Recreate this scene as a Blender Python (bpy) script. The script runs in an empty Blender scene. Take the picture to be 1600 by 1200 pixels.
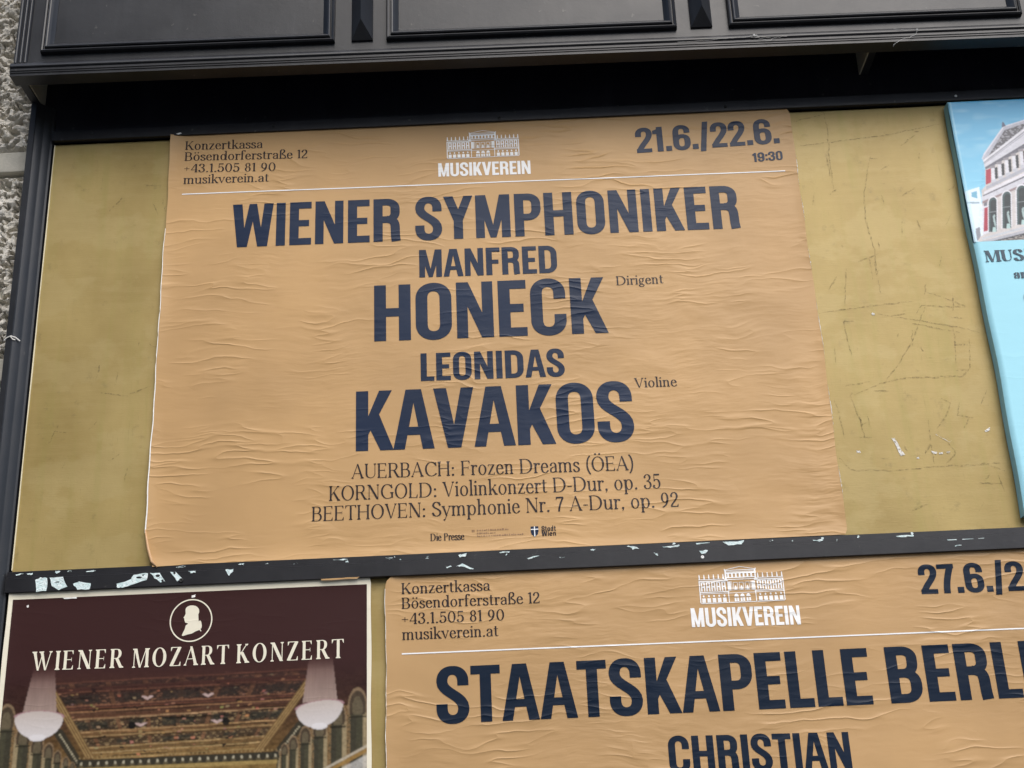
import bpy, bmesh, math, random
import numpy as np
from mathutils import Vector, Matrix, noise as mnoise
from mathutils.geometry import delaunay_2d_cdt

random.seed(7)
SC = bpy.context.scene
COL = SC.collection
Z0 = 2.9857          # height of the big poster's top edge above the pavement

# ------------------------------------------------------------------ camera
cam_d = bpy.data.cameras.new("camera")
cam = bpy.data.objects.new("camera", cam_d)
COL.objects.link(cam)
cam_d.sensor_width = 36.0
cam_d.lens = 2037.8 / 1600 * 36.0
cam_d.clip_start = 0.05
cam_d.clip_end = 2000
yaw, pitch, roll = 0.00162567, 0.37428389, 0.04391515
Rz = Matrix.Rotation(yaw, 3, 'Z')
Rx = Matrix.Rotation(pitch, 3, 'X')
Rr = Matrix(((math.cos(roll), 0, math.sin(roll)), (0, 1, 0), (-math.sin(roll), 0, math.cos(roll))))
RM = Rz @ Rx @ Rr
right, fwd, up = RM.col[0], RM.col[1], RM.col[2]
M4 = Matrix((
    (right[0], up[0], -fwd[0], 0.63664),
    (right[1], up[1], -fwd[1], -2.14954),
    (right[2], up[2], -fwd[2], Z0 - 1.38566),
    (0, 0, 0, 1)))
cam.matrix_world = M4
SC.camera = cam

# ------------------------------------------------------------------ sky, sun, exposure
SUN_EL, SUN_AZ = math.radians(47), math.radians(162)     # azimuth clockwise from +Y
world = bpy.data.worlds.new("World")
SC.world = world
world.use_nodes = True
wn = world.node_tree
for n in list(wn.nodes):
    wn.nodes.remove(n)
wo = wn.nodes.new('ShaderNodeOutputWorld')
wb = wn.nodes.new('ShaderNodeBackground')
ws = wn.nodes.new('ShaderNodeTexSky')
ws.sky_type = 'NISHITA'
ws.sun_disc = False
ws.sun_elevation = SUN_EL
ws.sun_rotation = SUN_AZ
ws.air_density = 1.0
ws.dust_density = 1.5
ws.ozone_density = 1.0
wb.inputs['Strength'].default_value = 0.10
wn.links.new(ws.outputs[0], wb.inputs['Color'])
wn.links.new(wb.outputs[0], wo.inputs['Surface'])
sun_d = bpy.data.lights.new("sun", 'SUN')
sun_d.energy = 1.5
sun_d.angle = math.radians(50)
sun_d.color = (1.0, 0.94, 0.86)
sun = bpy.data.objects.new("sun", sun_d)
COL.objects.link(sun)
sdir = Vector((math.sin(SUN_AZ) * math.cos(SUN_EL), math.cos(SUN_AZ) * math.cos(SUN_EL), math.sin(SUN_EL)))
sun.rotation_euler = sdir.to_track_quat('Z', 'Y').to_euler()
sun.location = sdir * 30
SC.view_settings.view_transform = 'Standard'
SC.view_settings.look = 'None'
SC.view_settings.exposure = 1.16
SC.view_settings.gamma = 1.0

# ------------------------------------------------------------------ helpers
def tag(o, label=None, cat=None, group=None, kind=None):
    if label: o['label'] = label
    if cat: o['category'] = cat
    if group: o['group'] = group
    if kind: o['kind'] = kind
    return o

def empty(name, loc):
    o = bpy.data.objects.new(name, None)
    o.empty_display_size = 0.1
    COL.objects.link(o)
    o.location = loc
    return o

def link_mesh(name, me, mat, parent=None, origin=None):
    """mesh data given in world metres; origin = where the object sits"""
    o = bpy.data.objects.new(name, me)
    if mat is not None:
        for m in (mat if isinstance(mat, (list, tuple)) else [mat]):
            me.materials.append(m)
    COL.objects.link(o)
    if parent is not None:
        o.parent = parent
        p = parent
        off = Vector((0, 0, 0))
        while p is not None:
            off += p.location
            p = p.parent
        me.transform(Matrix.Translation(-off))
    elif origin is not None:
        me.transform(Matrix.Translation(-Vector(origin)))
        o.location = origin
    return o

def mesh_from(name, verts, faces, mat, parent=None, origin=None, smooth=False):
    me = bpy.data.meshes.new(name)
    me.from_pydata([tuple(v) for v in verts], [], [tuple(f) for f in faces])
    me.update()
    if smooth:
        me.polygons.foreach_set('use_smooth', [True] * len(me.polygons))
    return link_mesh(name, me, mat, parent, origin)

def bm_obj(name, bm, mat, parent=None, origin=None, smooth=False):
    me = bpy.data.meshes.new(name)
    bmesh.ops.recalc_face_normals(bm, faces=bm.faces[:])
    bm.to_mesh(me)
    bm.free()
    if smooth:
        me.polygons.foreach_set('use_smooth', [True] * len(me.polygons))
    return link_mesh(name, me, mat, parent, origin)

def W(u, v, y=0.0):
    return Vector((u, y, v + Z0))

def add_box(bm, u0, u1, y0, y1, v0, v1, bev=0.0):
    """box between u0..u1, y0..y1, v0..v1 (v measured from the poster's top)"""
    t = bmesh.new()
    vs = [t.verts.new((x, y, z + Z0)) for x in (u0, u1) for y in (y0, y1) for z in (v0, v1)]
    for f in ((0, 1, 3, 2), (4, 6, 7, 5), (0, 4, 5, 1), (2, 3, 7, 6), (0, 2, 6, 4), (1, 5, 7, 3)):
        t.faces.new([vs[i] for i in f])
    bmesh.ops.recalc_face_normals(t, faces=t.faces[:])
    if bev > 0:
        bmesh.ops.bevel(t, geom=t.edges[:], offset=bev, segments=2, affect='EDGES', profile=0.6)
    me = bpy.data.meshes.new("tmp")
    t.to_mesh(me)
    t.free()
    bm.from_mesh(me)
    bpy.data.meshes.remove(me)

def box(name, u0, u1, y0, y1, v0, v1, mat, parent=None, bev=0.001, origin=None):
    bm = bmesh.new()
    add_box(bm, u0, u1, y0, y1, v0, v1, bev)
    return bm_obj(name, bm, mat, parent, origin)

def tube(bm, pts, rad, n=6):
    pts = [Vector(p) for p in pts]
    rings = []
    for i, p in enumerate(pts):
        d = (pts[min(i + 1, len(pts) - 1)] - pts[max(i - 1, 0)]).normalized()
        a = d.cross(Vector((0.31, 0.17, 0.93))).normalized()
        b = d.cross(a)
        r = rad(i) if callable(rad) else rad
        rings.append([bm.verts.new(p + a * r * math.cos(t) + b * r * math.sin(t)) for t in [2 * math.pi * k / n for k in range(n)]])
    for r0, r1 in zip(rings, rings[1:]):
        for k in range(n):
            bm.faces.new((r0[k], r0[(k + 1) % n], r1[(k + 1) % n], r1[k]))
    bm.faces.new(rings[0][::-1])
    bm.faces.new(rings[-1])

# ------------------------------------------------------------------ materials
class NT:
    def __init__(self, name):
        self.m = bpy.data.materials.new(name)
        self.m.use_nodes = True
        self.t = self.m.node_tree
        self.b = self.t.nodes['Principled BSDF']
    def n(self, kind, **kw):
        nd = self.t.nodes.new(kind)
        for k, v in kw.items():
            if k in nd.inputs:
                nd.inputs[k].default_value = v
            else:
                setattr(nd, k, v)
        return nd
    def l(self, a, b):
        self.t.links.new(a, b)
    def pos(self, sx=1, sy=1, sz=1, off=(0, 0, 0)):
        g = self.n('ShaderNodeNewGeometry')
        mp = self.n('ShaderNodeMapping')
        mp.inputs['Scale'].default_value = (sx, sy, sz)
        mp.inputs['Location'].default_value = off
        self.l(g.outputs['Position'], mp.inputs['Vector'])
        return mp.outputs[0]
    def noise(self, vec, scale, detail=3, rough=0.55, dist=0.0):
        nd = self.n('ShaderNodeTexNoise')
        nd.inputs['Scale'].default_value = scale
        nd.inputs['Detail'].default_value = detail
        nd.inputs['Roughness'].default_value = rough
        nd.inputs['Distortion'].default_value = dist
        self.l(vec, nd.inputs['Vector'])
        return nd.outputs['Fac']
    def math(self, op, a, b=None, c=None, clamp=False):
        nd = self.n('ShaderNodeMath', operation=op)
        nd.use_clamp = clamp
        for i, x in enumerate((a, b, c)):
            if x is None: continue
            if isinstance(x, (int, float)): nd.inputs[i].default_value = x
            else: self.l(x, nd.inputs[i])
        return nd.outputs[0]
    def ramp(self, fac, p0, p1):
        nd = self.n('ShaderNodeMapRange')
        nd.inputs['From Min'].default_value = p0
        nd.inputs['From Max'].default_value = p1
        self.l(fac, nd.inputs['Value'])
        return nd.outputs[0]
    def mix(self, fac, a, b):
        nd = self.n('ShaderNodeMix')
        nd.data_type = 'RGBA'
        if isinstance(fac, (int, float)): nd.inputs[0].default_value = fac
        else: self.l(fac, nd.inputs[0])
        for i, x in ((6, a), (7, b)):
            if isinstance(x, tuple): nd.inputs[i].default_value = (*x, 1)
            else: self.l(x, nd.inputs[i])
        return nd.outputs[2]
    def bump(self, h, dist, strength=1.0, prev=None):
        nd = self.n('ShaderNodeBump')
        nd.inputs['Distance'].default_value = dist
        nd.inputs['Strength'].default_value = strength
        self.l(h, nd.inputs['Height'])
        if prev is not None: self.l(prev, nd.inputs['Normal'])
        return nd.outputs[0]

def wrinkles(nt, amp=1.0, seed=0.0, mask=True):
    """pasted-paper wrinkles: long horizontal ripples, small puckers and a few sharp creases"""
    o = (seed, seed * 1.7, seed * 0.6)
    warp = nt.noise(nt.pos(1, 1, 1, o), 5.0, 2)
    warp2 = nt.noise(nt.pos(1, 1, 1, (o[0] + 4, o[1], o[2])), 17.0, 2)
    g = nt.n('ShaderNodeNewGeometry')
    sep = nt.n('ShaderNodeSeparateXYZ')
    nt.l(g.outputs['Position'], sep.inputs[0])
    zz = nt.math('ADD', sep.outputs['Z'], nt.math('ADD', nt.math('MULTIPLY', warp, 0.05), nt.math('MULTIPLY', warp2, 0.013)))
    def ripple(fx, fz, ofs, detail, rough):
        cb = nt.n('ShaderNodeCombineXYZ')
        nt.l(nt.math('MULTIPLY_ADD', sep.outputs['X'], fx, ofs + seed), cb.inputs[0])
        nt.l(nt.math('MULTIPLY_ADD', zz, fz, ofs * 2.0), cb.inputs[2])
        return nt.noise(cb.outputs[0], 1.0, detail, rough)
    big = ripple(9.0, 40.0, 1.3, 2, 0.5)
    mid = ripple(19.0, 105.0, 7.7, 2, 0.5)
    fine = ripple(34.0, 190.0, 3.1, 1, 0.5)
    cr = ripple(7.0, 46.0, 11.9, 1, 0.4)
    ridge = nt.math('POWER', nt.math('SUBTRACT', 1.0, nt.math('ABSOLUTE', nt.math('MULTIPLY_ADD', cr, 4.0, -2.0), clamp=True), clamp=True), 5.0)
    cm = nt.ramp(nt.noise(nt.pos(1, 1, 1.6, (o[0] + 9, 0, o[2])), 6.0, 2), 0.47, 0.62)
    ridge = nt.math('MULTIPLY', ridge, cm)
    m = nt.ramp(nt.noise(nt.pos(1, 1, 1, (o[0] + 2, 0, o[2] + 3)), 2.6, 2), 0.36, 0.66)
    m = nt.math('MULTIPLY_ADD', m, 0.95, 0.12)
    if mask:   # the glue puckered the right half and the foot more than the upper left
        gx = nt.ramp(sep.outputs['X'], 0.15, 1.15)
        gz = nt.ramp(sep.outputs['Z'], Z0 - 0.05, Z0 - 0.7)
        gm = nt.math('ADD', nt.math('MULTIPLY', gx, 0.65), nt.math('MULTIPLY', gz, 0.45), clamp=True)
        m = nt.math('MULTIPLY', m, nt.math('MULTIPLY_ADD', gm, 0.75, 0.35))
    pa = nt.ramp(nt.noise(nt.pos(1, 1, 1.3, (o[0] + 15, 0, o[2] + 6)), 4.3, 2), 0.40, 0.62)
    pb = nt.ramp(nt.noise(nt.pos(1, 1, 1.3, (o[0] + 27, 0, o[2] + 1)), 6.5, 2), 0.38, 0.66)
    bub = nt.noise(nt.pos(1, 1, 1.2, (o[0] + 31, 0, o[2])), 16.0, 2, 0.5)
    h = nt.math('ADD', nt.math('MULTIPLY', nt.math('MULTIPLY', big, nt.math('MULTIPLY_ADD', pa, .85, .15)), 0.95), nt.math('MULTIPLY', nt.math('MULTIPLY', mid, nt.math('MULTIPLY_ADD', pb, .9, .1)), 0.55))
    h = nt.math('ADD', h, nt.math('MULTIPLY', bub, 0.7))
    h = nt.math('ADD', h, nt.math('MULTIPLY', fine, 0.10))
    h = nt.math('MULTIPLY', h, m)
    h = nt.math('ADD', h, nt.math('MULTIPLY', ridge, 0.36))
    return nt.bump(h, 0.0027 * amp)

def paper_mat(name, col, rough=0.42, amp=1.0, seed=0.0, stain=0.08, spec=0.5, mask=True):
    nt = NT(name)
    big = nt.noise(nt.pos(1, 1, 1, (seed, 0, 0)), 3.0, 4)
    sm = nt.noise(nt.pos(1, 1, 1, (seed + 5, 0, 0)), 120.0, 2)
    dark = tuple(c * (1 - stain * 2) for c in col)
    lite = tuple(min(1, c * (1 + stain)) for c in col)
    c = nt.mix(nt.ramp(big, 0.3, 0.7), dark, lite)
    c = nt.mix(nt.math('MULTIPLY', sm, 0.10), c, tuple(x * 0.75 for x in col))
    nt.l(c, nt.b.inputs['Base Color'])
    nt.b.inputs['Roughness'].default_value = rough
    nt.b.inputs['Specular IOR Level'].default_value = spec
    nt.l(wrinkles(nt, amp, seed, mask), nt.b.inputs['Normal'])
    return nt.m

def attr_mat(name, rough=0.4, amp=0.3, seed=0.0, spec=0.5):
    nt = NT(name)
    a = nt.n('ShaderNodeAttribute')
    a.attribute_name = 'print'
    nt.l(a.outputs['Color'], nt.b.inputs['Base Color'])
    nt.b.inputs['Roughness'].default_value = rough
    nt.b.inputs['Specular IOR Level'].default_value = spec
    nt.l(wrinkles(nt, amp, seed, False), nt.b.inputs['Normal'])
    return nt.m

def paint_mat(name, col, rough=0.36, bump=0.00016, grime=0.7, scale=1.0):
    nt = NT(name)
    n1 = nt.noise(nt.pos(), 9.0 * scale, 5, 0.65)
    n2 = nt.noise(nt.pos(1, 1, 1, (3, 1, 2)), 70.0 * scale, 3)
    n3 = nt.noise(nt.pos(1, 1, 1, (8, 1, 2)), 420.0, 2)
    c = nt.mix(nt.math('MULTIPLY', nt.ramp(n1, 0.35, 0.75), grime), col, tuple(x * 1.6 + 0.004 for x in col))
    st = nt.noise(nt.pos(42.0, 42.0, 3.5, (1, 4, 2)), 1.0, 3, 0.6)
    c = nt.mix(nt.math('MULTIPLY', nt.ramp(st, 0.52, 0.78), 0.45), c, tuple(x * 2.0 + 0.006 for x in col))
    sp = nt.math('MULTIPLY', nt.ramp(n2, 0.70, 0.76), 0.5)
    c = nt.mix(sp, c, (0.10, 0.095, 0.085))
    nt.l(c, nt.b.inputs['Base Color'])
    nt.b.inputs['Specular IOR Level'].default_value = 0.42
    r = nt.math('MULTIPLY_ADD', n1, 0.22, rough - 0.11)
    nt.l(r, nt.b.inputs['Roughness'])
    h = nt.math('ADD', n2, nt.math('MULTIPLY', n3, 0.35))
    nt.l(nt.bump(h, bump), nt.b.inputs['Normal'])
    return nt.m

M_PAINT = paint_mat("charcoal_gloss_paint", (0.0105, 0.0115, 0.0140), 0.40)
M_STRIP = paint_mat("dark_metal_strip", (0.0085, 0.0085, 0.0105), 0.40)
M_FRIEZE = paint_mat("dark_navy_paint", (0.006, 0.0065, 0.012), 0.42)
M_RAW = paint_mat("bare_wood_grey", (0.26, 0.24, 0.18), 0.8, 0.0008, 0.5)
M_SCREW = paint_mat("blackened_steel_screw", (0.006, 0.006, 0.006), 0.6)
M_STEEL = paint_mat("bright_steel", (0.62, 0.62, 0.60), 0.4)
M_ORANGE = paper_mat("kraft_orange_paper", (0.53, 0.327, 0.144), 0.46, 1.0, 0.0, spec=0.3)
M_ORANGE2 = paper_mat("kraft_orange_paper_lower", (0.50, 0.310, 0.140), 0.46, 1.0, 21.0, spec=0.3, mask=False)
M_INK = paper_mat("navy_ink_sky_tinted", (0.0040, 0.016, 0.048), 0.42, 0.8, 0.0, 0.1, 0.25)  # bluer base: sky mirrored in the gloss is put into the ink colour
M_INK2 = paper_mat("navy_ink_dim", (0.0035, 0.012, 0.030), 0.42, 0.8, 21.0, 0.1, 0.20, mask=False)  # same ink painted darker, where the gloss mirrors less sky
M_BROWN = paper_mat("dark_text_ink", (0.020, 0.012, 0.013), 0.45, 1.0, 0.0, 0.1, 0.3)
M_BROWN2 = paper_mat("dark_text_ink_lower", (0.020, 0.012, 0.013), 0.45, 1.0, 21.0, 0.1, 0.3, mask=False)
M_FAINT = paper_mat("faded_text_ink", (0.30, 0.17, 0.085), 0.45, 1.0, 0.0, 0.1)
M_WHITE = paper_mat("white_print", (0.86, 0.86, 0.85), 0.45, 1.0, 0.0, 0.02)
M_WHITE2 = paper_mat("white_print_lower", (0.86, 0.86, 0.85), 0.45, 1.0, 21.0, 0.02, mask=False)
M_TORN = paper_mat("torn_white_paper", (0.84, 0.83, 0.79), 0.75, 0.5, 5.0, 0.05)
M_CREAM = paper_mat("cream_print", (0.80, 0.75, 0.60), 0.42, 0.25, 40.0, 0.03)
M_PICT = attr_mat("printed_concert_hall_picture", 0.40, 0.25, 40.0, 0.12)
M_BLUEP = attr_mat("printed_facade_picture", 0.42, 0.16, 60.0, 0.35)
M_BLUE = paper_mat("sky_blue_canvas", (0.36, 0.72, 0.84), 0.5, 0.16, 60.0, 0.03, 0.35)
M_TEAL = paper_mat("dark_teal_ink", (0.012, 0.045, 0.075), 0.5, 0.16, 60.0, 0.05)

def scrap_mat(name="pale_green_paper_remnant", ca=(0.50, 0.66, 0.66), cb=(0.80, 0.88, 0.87), hole=.29):
    nt = NT(name)
    n = nt.noise(nt.pos(1, 1, 1.5), 160.0, 4, 0.7)
    c = nt.mix(nt.ramp(n, 0.35, 0.65), ca, cb)
    nt.l(c, nt.b.inputs['Base Color'])
    nt.b.inputs['Roughness'].default_value = 0.8
    nt.l(nt.bump(n, 0.002), nt.b.inputs['Normal'])
    tr = nt.n('ShaderNodeBsdfTransparent')
    mx = nt.n('ShaderNodeMixShader')
    n2 = nt.noise(nt.pos(1, 1, 1.4, (2, 0, 5)), 210.0, 3, 0.65)
    nt.l(nt.ramp(n2, hole, hole + .11), mx.inputs[0])
    nt.l(tr.outputs[0], mx.inputs[1])
    nt.l(nt.b.outputs[0], mx.inputs[2])
    nt.l(mx.outputs[0], nt.t.nodes['Material Output'].inputs['Surface'])
    return nt.m
M_SCRAP = scrap_mat()
M_FLAKE = scrap_mat('white_paper_flake', (0.60, 0.57, 0.50), (0.80, 0.78, 0.73), .36)

def gold_mat():
    nt = NT("old_gold_paint")
    cloud = nt.noise(nt.pos(1, 1, 0.7), 5.0, 5, 0.6)
    smear = nt.noise(nt.pos(3.0, 1, 40.0), 1.6, 4, 0.6)
    vert = nt.noise(nt.pos(30.0, 1, 2.0), 1.3, 3, 0.6)
    c = nt.mix(nt.ramp(cloud, 0.32, 0.68), (0.282, 0.200, 0.060), (0.410, 0.305, 0.112))
    c = nt.mix(nt.math('MULTIPLY', nt.ramp(smear, 0.48, 0.75), 0.28), c, (0.43, 0.325, 0.135))
    c = nt.mix(nt.math('MULTIPLY', nt.ramp(vert, 0.5, 0.8), 0.5), c, (0.270, 0.240, 0.055))
    film = nt.ramp(nt.noise(nt.pos(1, 1, 1.4, (11, 0, 3)), 7.0, 6, 0.62), 0.50, 0.56)
    c = nt.mix(nt.math('MULTIPLY', film, 0.20), c, (0.47, 0.375, 0.175))
    scuff = nt.noise(nt.pos(260.0, 1, 22.0, (6, 0, 2)), 1.0, 3, 0.6)
    c = nt.mix(nt.math('MULTIPLY', nt.math('MULTIPLY', nt.ramp(scuff, 0.62, 0.72), nt.ramp(cloud, .45, .6)), 0.30), c, (0.16, 0.12, 0.045))
    weave = nt.noise(nt.pos(60.0, 1, 500.0), 1.0, 2)
    dirt = nt.noise(nt.pos(1, 1, 1, (4, 0, 4)), 38.0, 5, 0.7)
    c = nt.mix(nt.math('MULTIPLY', nt.ramp(dirt, 0.60, 0.76), 0.45), c, (0.15, 0.115, 0.045))
    c = nt.mix(nt.math('MULTIPLY', weave, 0.10), c, (0.20, 0.16, 0.06))
    nt.l(c, nt.b.inputs['Base Color'])
    nt.b.inputs['Metallic'].default_value = 0.25
    nt.l(nt.math('MULTIPLY_ADD', cloud, 0.20, 0.42), nt.b.inputs['Roughness'])
    h = nt.math('ADD', nt.math('MULTIPLY', weave, .5), nt.math('MULTIPLY', dirt, 1.0))
    nt.l(nt.bump(h, 0.00025), nt.b.inputs['Normal'])
    return nt.m
M_GOLD = gold_mat()

def scratch_mat():
    nt = NT("dark_scratch_grime")
    n = nt.noise(nt.pos(), 170.0, 4, 0.7)
    a = nt.ramp(n, 0.42, 0.62)
    tr = nt.n('ShaderNodeBsdfTransparent')
    mx = nt.n('ShaderNodeMixShader')
    nt.l(nt.math('MULTIPLY', a, 0.36), mx.inputs[0])
    nt.l(tr.outputs[0], mx.inputs[1])
    nt.l(nt.b.outputs[0], mx.inputs[2])
    nt.b.inputs['Base Color'].default_value = (0.085, 0.062, 0.024, 1)
    nt.b.inputs['Roughness'].default_value = 0.7
    nt.l(mx.outputs[0], nt.t.nodes['Material Output'].inputs['Surface'])
    return nt.m
M_SCRATCH = scratch_mat()

def stone_mat(name, col, rough_bump=1.0):
    nt = NT(name)
    n1 = nt.noise(nt.pos(), 14.0, 6, 0.65)
    n2 = nt.noise(nt.pos(), 160.0, 4, 0.7)
    c = nt.mix(nt.ramp(n1, 0.3, 0.7), tuple(x * 0.72 for x in col), tuple(x * 1.18 for x in col))
    c = nt.mix(nt.math('MULTIPLY', nt.ramp(n2, 0.45, 0.7), 0.25), c, tuple(x * 0.6 for x in col))
    nt.l(c, nt.b.inputs['Base Color'])
    nt.b.inputs['Roughness'].default_value = 0.92
    nt.l(nt.bump(nt.math('ADD', n2, n1), 0.003 * rough_bump), nt.b.inputs['Normal'])
    return nt.m
M_STONE = stone_mat("pitted_limestone", (0.64, 0.61, 0.54))
M_BAND = stone_mat("smooth_limestone", (0.42, 0.40, 0.34), 0.25)

# ------------------------------------------------------------------ lettering
class Glyph:
    def __init__(self): self.p = []
    def P(self, *pts): self.p.append(list(pts)); return self
    def R(self, x0, y0, x1, y1): return self.P((x0, y0), (x1, y0), (x1, y1), (x0, y1))
    def L(self, x0, y0, x1, y1, w, w1=None):
        w1 = w if w1 is None else w1
        return self.P((x0 - w / 2, y0), (x0 + w / 2, y0), (x1 + w1 / 2, y1), (x1 - w1 / 2, y1))
    def path(self, start, *segs, n=10):
        pts = [start]
        for s in segs:
            a = pts[-1]
            if s[0] == 'L': pts.append(s[1]); continue
            if s[0] == 'Q':
                k = s[3] if len(s) > 3 else 0.6
                c1 = (a[0] + (s[1][0] - a[0]) * k, a[1] + (s[1][1] - a[1]) * k)
                c2 = (s[2][0] + (s[1][0] - s[2][0]) * k, s[2][1] + (s[1][1] - s[2][1]) * k)
                e = s[2]
            else:
                c1, c2, e = s[1], s[2], s[3]
            for i in range(1, n + 1):
                t = i / n; m = 1 - t
                pts.append(tuple(m**3 * a[j] + 3 * m * m * t * c1[j] + 3 * m * t * t * c2[j] + t**3 * e[j] for j in (0, 1)))
        return pts
    def S(self, T, t, start, *segs, p=2.0, n=10):
        """stroke: width T where it runs upright, t where it runs level"""
        pts = self.path(start, *segs, n=n)
        lft, rgt = [], []
        for i, q in enumerate(pts):
            a = pts[max(i - 1, 0)]; b = pts[min(i + 1, len(pts) - 1)]
            dx, dy = b[0] - a[0], b[1] - a[1]
            d = math.hypot(dx, dy) or 1
            dx, dy = dx / d, dy / d
            w = (t + (T - t) * abs(dy) ** p) / 2
            lft.append((q[0] - dy * w, q[1] + dx * w)); rgt.append((q[0] + dy * w, q[1] - dx * w))
        for i in range(len(pts) - 1):
            self.p.append([lft[i], rgt[i], rgt[i + 1]])
            self.p.append([lft[i], rgt[i + 1], lft[i + 1]])
        return self
    def ring(self, cx, cy, rx, ry, T, t, n=44, e=2.0):
        def pt(k, a, b):
            th = 2 * math.pi * k / n
            c, s = math.cos(th), math.sin(th)
            return (cx + a * math.copysign(abs(c) ** (2 / e), c), cy + b * math.copysign(abs(s) ** (2 / e), s))
        for k in range(n):
            self.p.append([pt(k, rx, ry), pt(k + 1, rx, ry), pt(k + 1, rx - T, ry - t), pt(k, rx - T, ry - t)])
        return self
    def dot(self, cx, cy, r, n=16):
        return self.P(*[(cx + r * math.cos(2 * math.pi * k / n), cy + r * math.sin(2 * math.pi * k / n)) for k in range(n)])
    def add(self, o, dx=0, dy=0):
        for q in o.p: self.p.append([(x + dx, y + dy) for x, y in q])
        return self
    def turn(self, cx, cy):
        self.p = [[(2 * cx - x, 2 * cy - y) for x, y in q] for q in self.p]; return self
    def shear(self, k):
        self.p = [[(x + k * y, y) for x, y in q] for q in self.p]; return self

def grot(ch):
    """bold condensed grotesque; capital height 1"""
    S, B = 0.205, 0.155
    g = Glyph()
    if ch == 'I': return 0.29, g.R(.045, 0, .25, 1)
    if ch == 'E': return 0.56, g.R(.045, 0, .25, 1).R(.2, 0, .53, B).R(.2, 1 - B, .53, 1).R(.2, .43, .48, .575)
    if ch == 'F': return 0.54, g.R(.045, 0, .25, 1).R(.2, 1 - B, .52, 1).R(.2, .41, .47, .555)
    if ch == 'L': return 0.51, g.R(.045, 0, .25, 1).R(.2, 0, .5, B)
    if ch == 'T': return 0.56, g.R(.01, 1 - B, .55, 1).R(.1775, 0, .3825, 1)
    if ch == 'H': return 0.72, g.R(.045, 0, .25, 1).R(.47, 0, .675, 1).R(.2, .43, .5, .58)
    if ch == 'N': return 0.72, g.R(.045, 0, .235, 1).R(.485, 0, .675, 1).P((.05, 1), (.25, 1), (.67, 0), (.47, 0))
    if ch == 'M':
        return 0.86, g.R(.045, 0, .24, 1).R(.62, 0, .815, 1).P((.06, 1), (.275, 1), (.495, 0), (.365, 0)).P((.80, 1), (.585, 1), (.365, 0), (.495, 0))
    if ch == 'A':
        return 0.69, g.P((.005, 0), (.195, 0), (.345, .77), (.345, 1), (.215, 1)).P((.685, 0), (.49, 0), (.345, .77), (.345, 1), (.475, 1)).R(.13, .235, .56, .37)
    if ch == 'V':
        return 0.67, g.P((.0, 1), (.215, 1), (.335, .38), (.335, 0), (.225, 0)).P((.67, 1), (.46, 1), (.335, .38), (.335, 0), (.445, 0))
    if ch == 'W':
        g.P((0, 1), (.215, 1), (.275, .43), (.345, 0), (.125, 0)).P((.185, 0), (.345, 0), (.54, 1), (.375, 1), (.27, .42))
        g.P((.38, 1), (.545, 1), (.65, .42), (.735, 0), (.575, 0)).P((.92, 1), (.71, 1), (.645, .43), (.575, 0), (.795, 0))
        return 0.93, g
    if ch == 'Y':
        return 0.66, g.P((.0, 1), (.215, 1), (.43, .42), (.43, .36), (.225, .36), (.225, .42)).P((.66, 1), (.455, 1), (.225, .42), (.225, .36), (.43, .36), (.43, .42)).R(.225, 0, .43, .40)
    if ch == 'K':
        return 0.67, g.R(.045, 0, .25, 1).P((.43, 1), (.645, 1), (.24, .245), (.24, .55)).P((.29, .33), (.29, .42), (.43, .60), (.67, 0), (.45, 0))
    if ch == 'O': return 0.70, g.S(S, B, (.1425, .5), ('L', (.1425, .73)), ('Q', (.1425, .935), (.35, .935)), ('Q', (.5575, .935), (.5575, .73)), ('L', (.5575, .27)), ('Q', (.5575, .065), (.35, .065)), ('Q', (.1425, .065), (.1425, .27)), ('L', (.1425, .5)))
    if ch == '0': return 0.66, g.S(S - .01, B, (.1375, .5), ('L', (.1375, .73)), ('Q', (.1375, .935), (.33, .935)), ('Q', (.5225, .935), (.5225, .73)), ('L', (.5225, .27)), ('Q', (.5225, .065), (.33, .065)), ('Q', (.1375, .065), (.1375, .27)), ('L', (.1375, .5)))
    if ch == 'D': return 0.70, g.R(.045, 0, .25, 1).S(S, B, (.2, .9225), ('L', (.32, .9225)), ('Q', (.5575, .9225), (.5575, .69)), ('L', (.5575, .31)), ('Q', (.5575, .0775), (.32, .0775)), ('L', (.2, .0775)))
    if ch == 'C': return 0.68, g.S(S, B, (.545, .64), ('L', (.545, .735)), ('Q', (.545, .935), (.345, .935)), ('Q', (.1425, .935), (.1425, .735)), ('L', (.1425, .265)), ('Q', (.1425, .065), (.345, .065)), ('Q', (.545, .065), (.545, .265)), ('L', (.545, .365)))
    if ch == 'P': return 0.65, g.R(.045, 0, .25, 1).S(S, B, (.2, .9225), ('L', (.34, .9225)), ('Q', (.53, .9225), (.53, .74)), ('L', (.53, .64)), ('Q', (.53, .4475), (.34, .4475)), ('L', (.2, .4475)))
    if ch == 'R':
        g.R(.045, 0, .25, 1).S(S, B, (.2, .9225), ('L', (.34, .9225)), ('Q', (.53, .9225), (.53, .76)), ('L', (.53, .68)), ('Q', (.53, .5125), (.34, .5125)), ('L', (.2, .5125)))
        return 0.69, g.S(S, B, (.33, .52), ('C', (.50, .5), (.53, .44), (.53, .30)), ('L', (.535, .12)), ('L', (.55, 0)), p=1.0)
    if ch == 'B':
        g.R(.045, 0, .25, 1).S(S - .01, B, (.2, .9225), ('L', (.33, .9225)), ('Q', (.52, .9225), (.52, .78)), ('L', (.52, .70)), ('Q', (.52, .52), (.34, .52)), ('L', (.2, .52)))
        return 0.69, g.S(S, B, (.2, .52), ('L', (.34, .52)), ('Q', (.545, .52), (.545, .33)), ('L', (.545, .27)), ('Q', (.545, .0775), (.34, .0775)), ('L', (.2, .0775)))
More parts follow.
